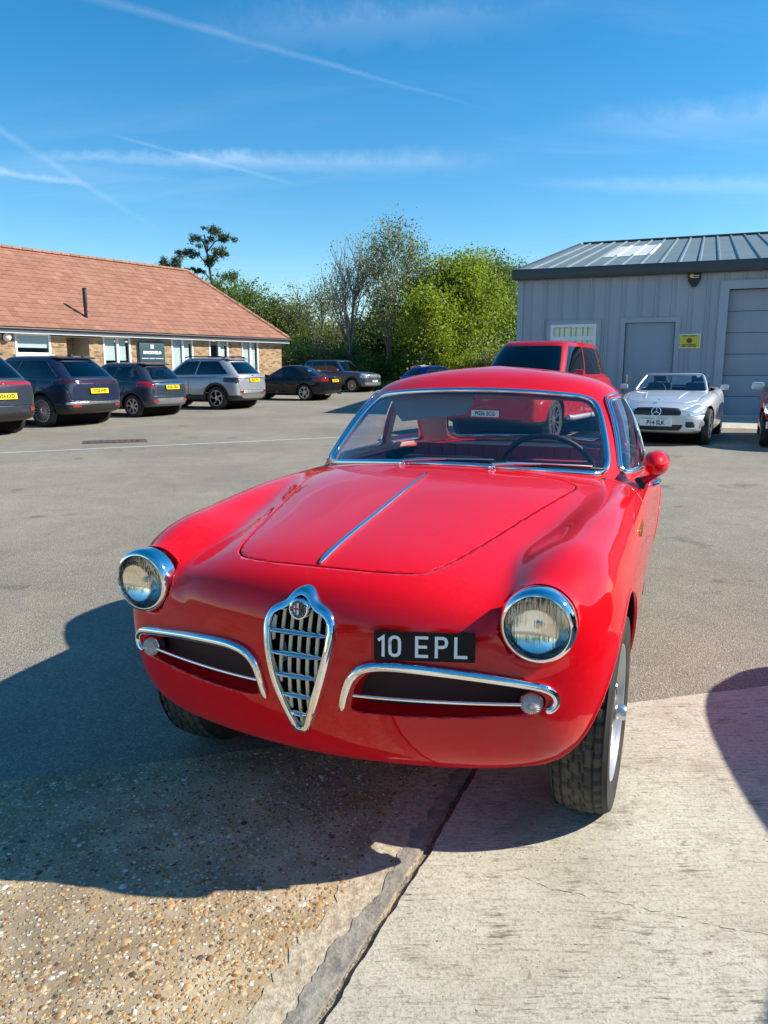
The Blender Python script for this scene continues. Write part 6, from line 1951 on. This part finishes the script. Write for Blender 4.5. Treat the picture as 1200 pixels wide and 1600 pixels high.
    for ch, cx_ in (('1', -.111), ('0', -.077), ('E', -.008), ('P', .043), ('L', .093)):
        gb = bmesh.new()
        for line in glyphs[ch]:
            m = len(line); Lp = []; Rp = []
            for i, (a, b) in enumerate(line):
                d0 = Vector(line[i]) - Vector(line[i - 1]) if i > 0 else None
                d1 = Vector(line[i + 1]) - Vector(line[i]) if i < m - 1 else None
                if d0 is None: d0 = d1
                if d1 is None: d1 = d0
                d0 = d0.normalized(); d1 = d1.normalized()
                n0 = Vector((-d0.y, d0.x)); n1 = Vector((-d1.y, d1.x)); nm = (n0 + n1).normalized()
                wd = stroke / 2 / max(.5, nm.dot(n0))
                p = Vector((a, b))
                if i == 0: p = p - d1 * stroke * .5
                if i == m - 1: p = p + d0 * stroke * .5
                Lp.append(p + nm * wd); Rp.append(p - nm * wd)
            vs = [[gb.verts.new((cx_ + p.x, p.y, bend(cx_ + p.x) + .0022)) for p in Q] for Q in (Lp, Rp)]
            for i in range(m - 1): gb.faces.new((vs[0][i], vs[0][i + 1], vs[1][i + 1], vs[1][i]))
        bm_obj('plate_character', gb, 'char_white', pl)

    # ---- greenhouse
    B0 = [(0, .600, .925), (.25, .625, .918), (.455, .715, .898), (.605, .880, .872), (.672, 1.03, .860), (.695, 1.35, .855), (.690, 1.70, .855), (.655, 2.03, .855), (.565, 2.28, .862), (.40, 2.40, .872), (.20, 2.455, .880), (0, 2.465, .880)]
    B1 = [(0, .895, 1.100), (.235, .915, 1.093), (.425, .985, 1.074), (.560, 1.085, 1.048), (.622, 1.20, 1.045), (.648, 1.42, 1.05), (.643, 1.70, 1.05), (.605, 1.95, 1.05), (.515, 2.13, 1.055), (.365, 2.225, 1.065), (.185, 2.27, 1.072), (0, 2.28, 1.074)]
    B2 = [(0, 1.185, 1.243), (.20, 1.195, 1.239), (.37, 1.235, 1.226), (.485, 1.305, 1.208), (.540, 1.375, 1.203), (.563, 1.52, 1.207), (.556, 1.70, 1.207), (.520, 1.85, 1.205), (.445, 1.955, 1.205), (.31, 2.02, 1.212), (.16, 2.05, 1.217), (0, 2.055, 1.218)]
    B3 = [(0, 1.30, 1.293), (.175, 1.305, 1.290), (.325, 1.33, 1.279), (.42, 1.38, 1.266), (.462, 1.43, 1.262), (.478, 1.55, 1.268), (.468, 1.70, 1.268), (.43, 1.81, 1.264), (.355, 1.88, 1.264), (.24, 1.92, 1.270), (.12, 1.935, 1.275), (0, 1.94, 1.276)]
    B4 = [(p[0] * .5, 1.60 + (p[1] - 1.60) * .5, p[2] + (1.324 - p[2]) * .74) for p in B3]
    B5 = [(0, 1.60, 1.324)] * 12
    wide = (1.05, 1.055, 1.055, 1.05, 1.05, 1)
    RG = [[(p[0] * k_, p[1], p[2]) for p in b_] for b_, k_ in zip((B0, B1, B2, B3, B4, B5), wide)]
    # loft() mirrors over x at both ends of each ring, so a ring is one 'station' here
    gu = np.concatenate([np.arange(0, 3, .07), np.linspace(3, 5, 16)])
    gv = np.concatenate([np.arange(0, 8, .07), np.linspace(8, 11, 36)])
    GG = loft(RG, gu, gv, pole0=False, pole1=True)
    gb = shell_bm(GG, gu, gv)
    # drop the bottom cap if any, then cut the windows in (line, level) parameters
    cut(gb, lambda P, Q: np.where(Q[:, 1] < 4.2, rbox(Q[:, 1] * .235, Q[:, 0] * .30, -1, 2.93 * .235, .12 * .30, 1.90 * .30, .085), 1.0), 1, use_params=True)
    cut(gb, lambda P, Q: np.where((Q[:, 1] > 2.6) & (Q[:, 1] < 6.9), poly_sdf([(3.42 * .22, .26 * .2), (6.28 * .22, .26 * .2), (6.20 * .22, 1.84 * .2), (3.66 * .22, 1.84 * .2)], Q[:, 1] * .22, Q[:, 0] * .2, .012), 1.0), 2, only={0}, use_params=True)
    cut(gb, lambda P, Q: np.where((Q[:, 1] > 6.1) & (Q[:, 1] < 8.4), poly_sdf([(6.60 * .22, .26 * .2), (7.75 * .22, .26 * .2), (7.35 * .22, 1.70 * .2), (6.58 * .22, 1.84 * .2)], Q[:, 1] * .22, Q[:, 0] * .2, .012), 1.0), 3, only={0}, use_params=True)
    cut(gb, lambda P, Q: np.where(Q[:, 1] > 7.4, rbox(Q[:, 1] * .19, Q[:, 0] * .26, 8.62 * .19, 14, .14 * .26, 1.62 * .26, .08), 1.0), 4, only={0}, use_params=True)
    rf = take(gb, {0}, 'roof', 'red_paint', CAR, .022, 'headliner')
    ws = take(gb, {1}, 'windscreen', 'screen_glass', CAR)
    rw = take(gb, {4}, 'rear_window', 'clear_glass', CAR)
    sides = []
    for pid, nm in ((2, 'side_window'), (3, 'quarter_window')):
        for s in (1, -1):
            sides.append(take(gb, {pid}, nm, 'clear_glass', CAR, keep=lambda c, s=s: c.x * s > 0))
    gb.free()
    for gl, r_, m_ in ((ws, .0135, 'chrome'), (rw, .0105, 'chrome')):
        lp = max(boundary_loops(gl), key=len)
        lp = resample(lp, .02, True, 4)
        tube('chrome_surround', lp, r_, m_, gl, 10, True)
        ctr = sum(lp, Vector()) / len(lp)
        tube('rubber_seal', [p + (ctr - p).normalized() * .011 + Vector((0, .004, -.004)) for p in lp], .006, 'rubber', gl, 8, True)
    for gl in sides:
        lp = resample(max(boundary_loops(gl), key=len), .02, True, 3)
        tube('chrome_surround', lp, .0085, 'chrome', gl, 8, True)
    for s in (1, -1):       # second chrome line of the door frame, and the divider of the vent pane
        lp = [p.copy() for p in resample(max(boundary_loops(sides[0 if s == 1 else 1]), key=len), .02, True, 3)]
        ctr = sum(lp, Vector()) / len(lp)
        tube('door_frame_trim', [p + (p - ctr).normalized() * .022 - Vector((s * .004, 0, 0)) for p in lp], .006, 'chrome', CAR, 8, True)
        gl = sides[0 if s == 1 else 1]
        lo = min(lp, key=lambda p: abs(p.y - 1.70) + (p.z - .9) * 2); hi = min(lp, key=lambda p: abs(p.y - 1.66) + (1.22 - p.z) * 2)

    # ---- wipers
    for s, bx in ((1, .20), (-1, -.16)):
        wp = bpy.data.objects.new('wiper', None); C.objects.link(wp); wp.parent = CAR
        piv = Vector((bx, .615, .945))
        def onws(px_, t):     # a point just above the glass
            return Vector((px_, .632 + .60 * abs(px_) ** 2.3 + .30 * t, .950 - .11 * abs(px_) ** 2.2 + .16 * t))
        e = onws(bx + .37, .085)
        mid = onws(bx + .17, .06)
        lathe('pivot', [(0, .010), (.010, .008), (.014, 0), (.014, -.03)], axis_to(piv, (0, -.35, 1)), 'chrome', wp, 16)
        tube('arm', [piv + Vector((0, 0, .008)), piv.lerp(mid, .5) + Vector((0, -.004, .010)), mid + Vector((0, -.004, .006))], [.0085, .0065, .004], 'satin_metal', wp, 8)
        bl0, bl1 = onws(bx + .02, .04), onws(min(.585, bx + .40), .075)
        pts = [onws(bx + .0 + (.395 if s == 1 else .40) * t, .035 + .05 * t) for t in np.linspace(0, 1, 10)]
        tube('blade', pts, .0045, 'black_plastic', wp, 6)
        tube('blade_spine', [p + Vector((0, -.004, .008)) for p in pts[1:-1]], .003, 'satin_metal', wp, 6)

    # ---- door mirror, handles, script
    mi = bpy.data.objects.new('door_mirror', None); C.objects.link(mi); mi.parent = CAR
    mp0 = Vector((.778, .985, .943))
    Mm = axis_to(mp0, (.12, 1, .02))
    lathe('housing', [(0, -.085), (.012, -.081), (.028, -.066), (.041, -.040), (.048, -.012), (.050, .012), (.047, .02), (.043, .02)], Mm, 'red_paint', mi, 32)
    lathe('mirror_glass', [(0, .017), (.046, .017)], Mm, 'chrome', mi, 32)
    lathe('bezel', [(.0465, .010), (.0515, .010), (.0525, .018), (.0505, .024), (.0465, .022)], Mm, 'chrome', mi, 32, closed=True)
    tube('stalk', [(.725, .955, .868), (.760, .965, .885), (.80, .98, .915)], [.022, .013, .014], 'red_paint', mi, 12)
    lathe('base', [(0, .012), (.020, .010), (.027, 0), (.027, -.01)], axis_to((.728, .952, .866), (.75, -.1, .65)), 'black_plastic', mi, 20)
    for s in (1, -1):
        h0 = on_side(s, 1.58, .775, .018); h1 = on_side(s, 1.70, .775, .018)
        tube('door_handle', [on_side(s, 1.575, .775, 0), h0, h0.lerp(h1, .5) + Vector((s * .008, 0, 0)), h1, on_side(s, 1.705, .775, 0)], [.012, .010, .009, .010, .013], 'chrome', CAR, 10)
        # script badge on the wing
        sc = [on_side(s, .46 + .17 * t, .758 + .016 * math.sin(t * 26) * (1 - .4 * t) + .012 * t, .003) for t in np.linspace(0, 1, 44)]
        tube('script_badge', sc, .0022, 'gold', CAR, 6)
        tube('sill_trim', [on_side(s, yy, .262, .004) for yy in np.linspace(.42, 1.98, 24)], .0055, 'chrome', CAR, 8)
        # side repeater
        q = on_side(s, .60, .845, .006)

    # ---- cabin
    db = bmesh.new()
    prof = [(.70, .905), (.78, .912), (.90, .905), (.945, .885), (.955, .845), (.94, .77), (.88, .70), (.72, .70)]
    rows = []
    for xx in np.linspace(-.60, .60, 17):
        dy_ = .30 * abs(xx) ** 2.4; dz_ = -.055 * abs(xx) ** 2
        rows.append([db.verts.new((xx, a + dy_ * (1 if a < .8 else .55), b + dz_)) for a, b in prof])
    for a, b in zip(rows, rows[1:]):
        for k in range(len(prof)): db.faces.new((a[k], a[(k + 1) % len(prof)], b[(k + 1) % len(prof)], b[k]))
    db.faces.new(rows[0]); db.faces.new(rows[-1])
    bm_obj('dashboard', db, 'cabin_black', CAR, smooth=True, angle=50)
    st = bpy.data.objects.new('steering_wheel', None); C.objects.link(st); st.parent = CAR
    st.matrix_local = axis_to((.335, 1.10, .865), (0, .86, .5))
    tube('rim', [(.198 * math.cos(a), .198 * math.sin(a), 0) for a in np.linspace(0, 2 * math.pi, 48, endpoint=False)], .0115, 'cabin_black', st, 10, True)
    for a in (-.25, math.pi + .25, -math.pi / 2):
        tube('spoke', [(.03 * math.cos(a), .03 * math.sin(a), -.025), (.194 * math.cos(a), .194 * math.sin(a), 0)], [.012, .007], 'satin_metal', st, 8, flat=.4)
    lathe('horn_button', [(0, -.005), (.03, -.008), (.038, -.02), (.03, -.05), (.02, -.2)], I4, 'cabin_black', st, 24)
    tube('gear_lever', [(.0, 1.12, .5), (0, 1.15, .74)], .008, 'chrome', CAR, 8)
    lathe('demister_dial', [(0, .03), (.05, .026), (.062, .01), (.062, -.03)], axis_to((-.02, .80, .905), (0, .2, 1)), 'cabin_black', CAR, 24)
    for s in (1, -1):       # front seats, low backs
        se = bpy.data.objects.new('front_seat', None); C.objects.link(se); se.parent = CAR; se.location = (s * .33, 1.45, .28)
        sb = bmesh.new(); add_box(sb, (0, 0, .12), (.48, .50, .16), bevel=.05); bm_obj('cushion', sb, 'red_leather', se, smooth=True)
        sb = bmesh.new(); add_box(sb, (0, .30, .36), (.48, .12, .42), Matrix.Rotation(-.22, 3, 'X'), bevel=.05)
        bm_obj('backrest', sb, 'red_leather', se, smooth=True)
    be = bpy.data.objects.new('rear_shelf', None); C.objects.link(be); be.parent = CAR
    for i in range(14):     # pleated red squab and shelf
        sb = bmesh.new(); add_box(sb, ((i - 6.5) * .079, 2.02, .80), (.0785, .12, .165), Matrix.Rotation(-.25, 3, 'X'), bevel=.008)
        bm_obj('pleat', sb, 'red_leather', be, smooth=True)
    pydata('shelf', [(-.54, 2.06, .87), (.54, 2.06, .87), (.42, 2.36, .872), (0, 2.43, .874), (-.42, 2.36, .872)], [(0, 1, 2, 3, 4)], 'cabin_black', be)
    box('tail_board', (0, 2.0, .60), (1.15, .02, .5), 'red_leather', be)
    box('floor_pan', (0, 1.4, .27), (1.3, 1.5, .02), 'cabin_black', CAR)
    for s in (1, -1):
        box('door_card', (s * .672, 1.32, .60), (.016, .92, .50), 'red_leather', CAR)
        # pale lining of the rear pillars
    sv = bmesh.new()
    add_prism(sv, [(-.455, 1.285, 1.180), (-.05, 1.228, 1.222), (-.02, 1.20, 1.155), (-.055, 1.18, 1.108), (-.37, 1.215, 1.065), (-.415, 1.245, 1.10)], (0, .012, .006))
    bm_obj('sun_visor', sv, 'visor_grey', CAR)
    sv = bmesh.new()
    add_prism(sv, [(.43, 1.31, 1.183), (.05, 1.250, 1.216), (.05, 1.34, 1.215), (.40, 1.40, 1.188)], (0, .004, .008))
    bm_obj('sun_visor', sv, 'headliner', CAR)

    # ---- wheels
    tb = bmesh.new(); seg = 168
    rt, hw = .3000, .0660
    across = np.linspace(-hw, hw, 29)
    rings = []
    def tread_depth(u, k):
        g = 0.0
        for c_, w_ in ((-.043, .0032), (-.0145, .0036), (.0145, .0036), (.043, .0032)):
            zig = .0045 * (1 if (k // 3) % 2 == 0 else -1) if abs(c_) < .02 else 0
            if abs(u - c_ - zig) < w_: g = .0075
        if abs(u) > .046 and k % 4 == 0: g = .0075
        if abs(u) < .010 and k % 6 == 1: g = max(g, .0055)
        if .020 < abs(u) < .040 and k % 6 == 4: g = max(g, .0060)
        return g
    for k in range(seg):
        a = 2 * math.pi * k / seg; row = []
        for u in across:
            r_ = rt - .004 * (u / hw) ** 2 - .006 * (abs(u) / hw) ** 8 - tread_depth(u, k)
            row.append(tb.verts.new((u, r_ * math.cos(a), r_ * math.sin(a))))
        rings.append(row)
    for k in range(seg):
        A, Bq = rings[k], rings[(k + 1) % seg]
        for j in range(len(across) - 1):
            f_ = tb.faces.new((A[j], A[j + 1], Bq[j + 1], Bq[j]))
            dm = (tread_depth(across[j], k) + tread_depth(across[j + 1], k) + tread_depth(across[j], (k + 1) % seg) + tread_depth(across[j + 1], (k + 1) % seg)) / 4
            if dm > .0045: f_.material_index = 1  # grooves take the darker rubber: their shade is put into the colour
    tread_me = bpy.data.meshes.new('tread'); bmesh.ops.recalc_face_normals(tb, faces=tb.faces); tb.to_mesh(tread_me); tb.free()
    tread_me.materials.append(MATS['tread_rubber']); tread_me.materials.append(MATS['rubber'])
    RX = Matrix.Rotation(math.pi / 2, 4, 'Y')
    def wheel(loc, s, steer=0.0):
        w_ = bpy.data.objects.new('wheel', None); C.objects.link(w_); w_.parent = CAR
        w_.location = loc; w_.rotation_euler = (0, 0, steer + (0 if s > 0 else math.pi))
        ty = link(tread_me, 'tread', None, w_)
        side = [(.2935, -.0660), (.2940, -.0695), (.289, -.0750), (.285, -.0815), (.255, -.0835), (.225, -.0800), (.204, -.0725), (.196, -.066)]
        lathe('sidewall', side, RX, 'rubber', w_, 64)
        lathe('sidewall', [(r_, -h_) for r_, h_ in side] + [(.19, .05)], RX, 'rubber', w_, 64)
        # raised ribs of the sidewall
        lathe('rim', [(.199, .066), (.2035, .071), (.2025, .0755), (.197, .0745), (.191, .062), (.186, .040), (.176, .034), (.166, .040), (.150, .050), (.128, .056), (.112, .051), (.098, .046), (.062, .050), (.050, .058), (0, .058)], RX, 'wheel_silver', w_, 64, angle=50)
        for k in range(10):
            a = 2 * math.pi * k / 10
            lathe('rim_slot', [(0, .003), (.0125, .003), (.0135, 0), (.0125, -.003)], Matrix.Translation((.0530, .152 * math.cos(a), .152 * math.sin(a))) @ Matrix.Rotation(a, 4, 'X') @ Matrix.Diagonal((1, .85, 1.45, 1)) @ RX, 'gap_black', w_, 16)
        lathe('hub_cap', [(.050, .050), (.049, .066), (.040, .072), (.024, .075), (.023, .094), (.019, .100), (0, .101)], RX, 'satin_metal', w_, 24)
        for k in range(4):
            a = 2 * math.pi * (k + .5) / 4
            lathe('wheel_nut', [(.010, .045), (.010, .062), (.006, .066), (0, .066)], Matrix.Translation((0, .078 * math.cos(a), .078 * math.sin(a))) @ RX, 'satin_metal', w_, 6)
        lathe('brake_drum', [(.15, -.03), (.15, .02), (0, .02)], RX, 'inner_dark', w_, 24)
        return w_
    for s in (1, -1):
        wheel((.660 if s > 0 else -.632, .034, .2990), s, -.035); wheel((s * .645, 2.38, .2990), s)
    tube('front_axle', [(-.6, .02, .26), (.6, .02, .26)], .035, 'inner_dark', CAR, 10)
    box('undertray', (0, 1.3, .262), (1.0, 2.0, .02), 'inner_dark', CAR)
    return CAR
def resample2(poly, n):
    P = resample([(a, b, 0) for a, b in poly], .02, True, 1)
    return [(p.x, p.y) for p in P]
material('badge_dark', (.03, .035, .06), .25)
material('badge_red', (.35, .02, .02), .3)
material('badge_green', (.12, .16, .05), .3)
material('duct_dark', (.03, .012, .014), .8)
material('indicator_glass', (.60, .57, .52), .12, coat=1.0)
vintage_coupe()
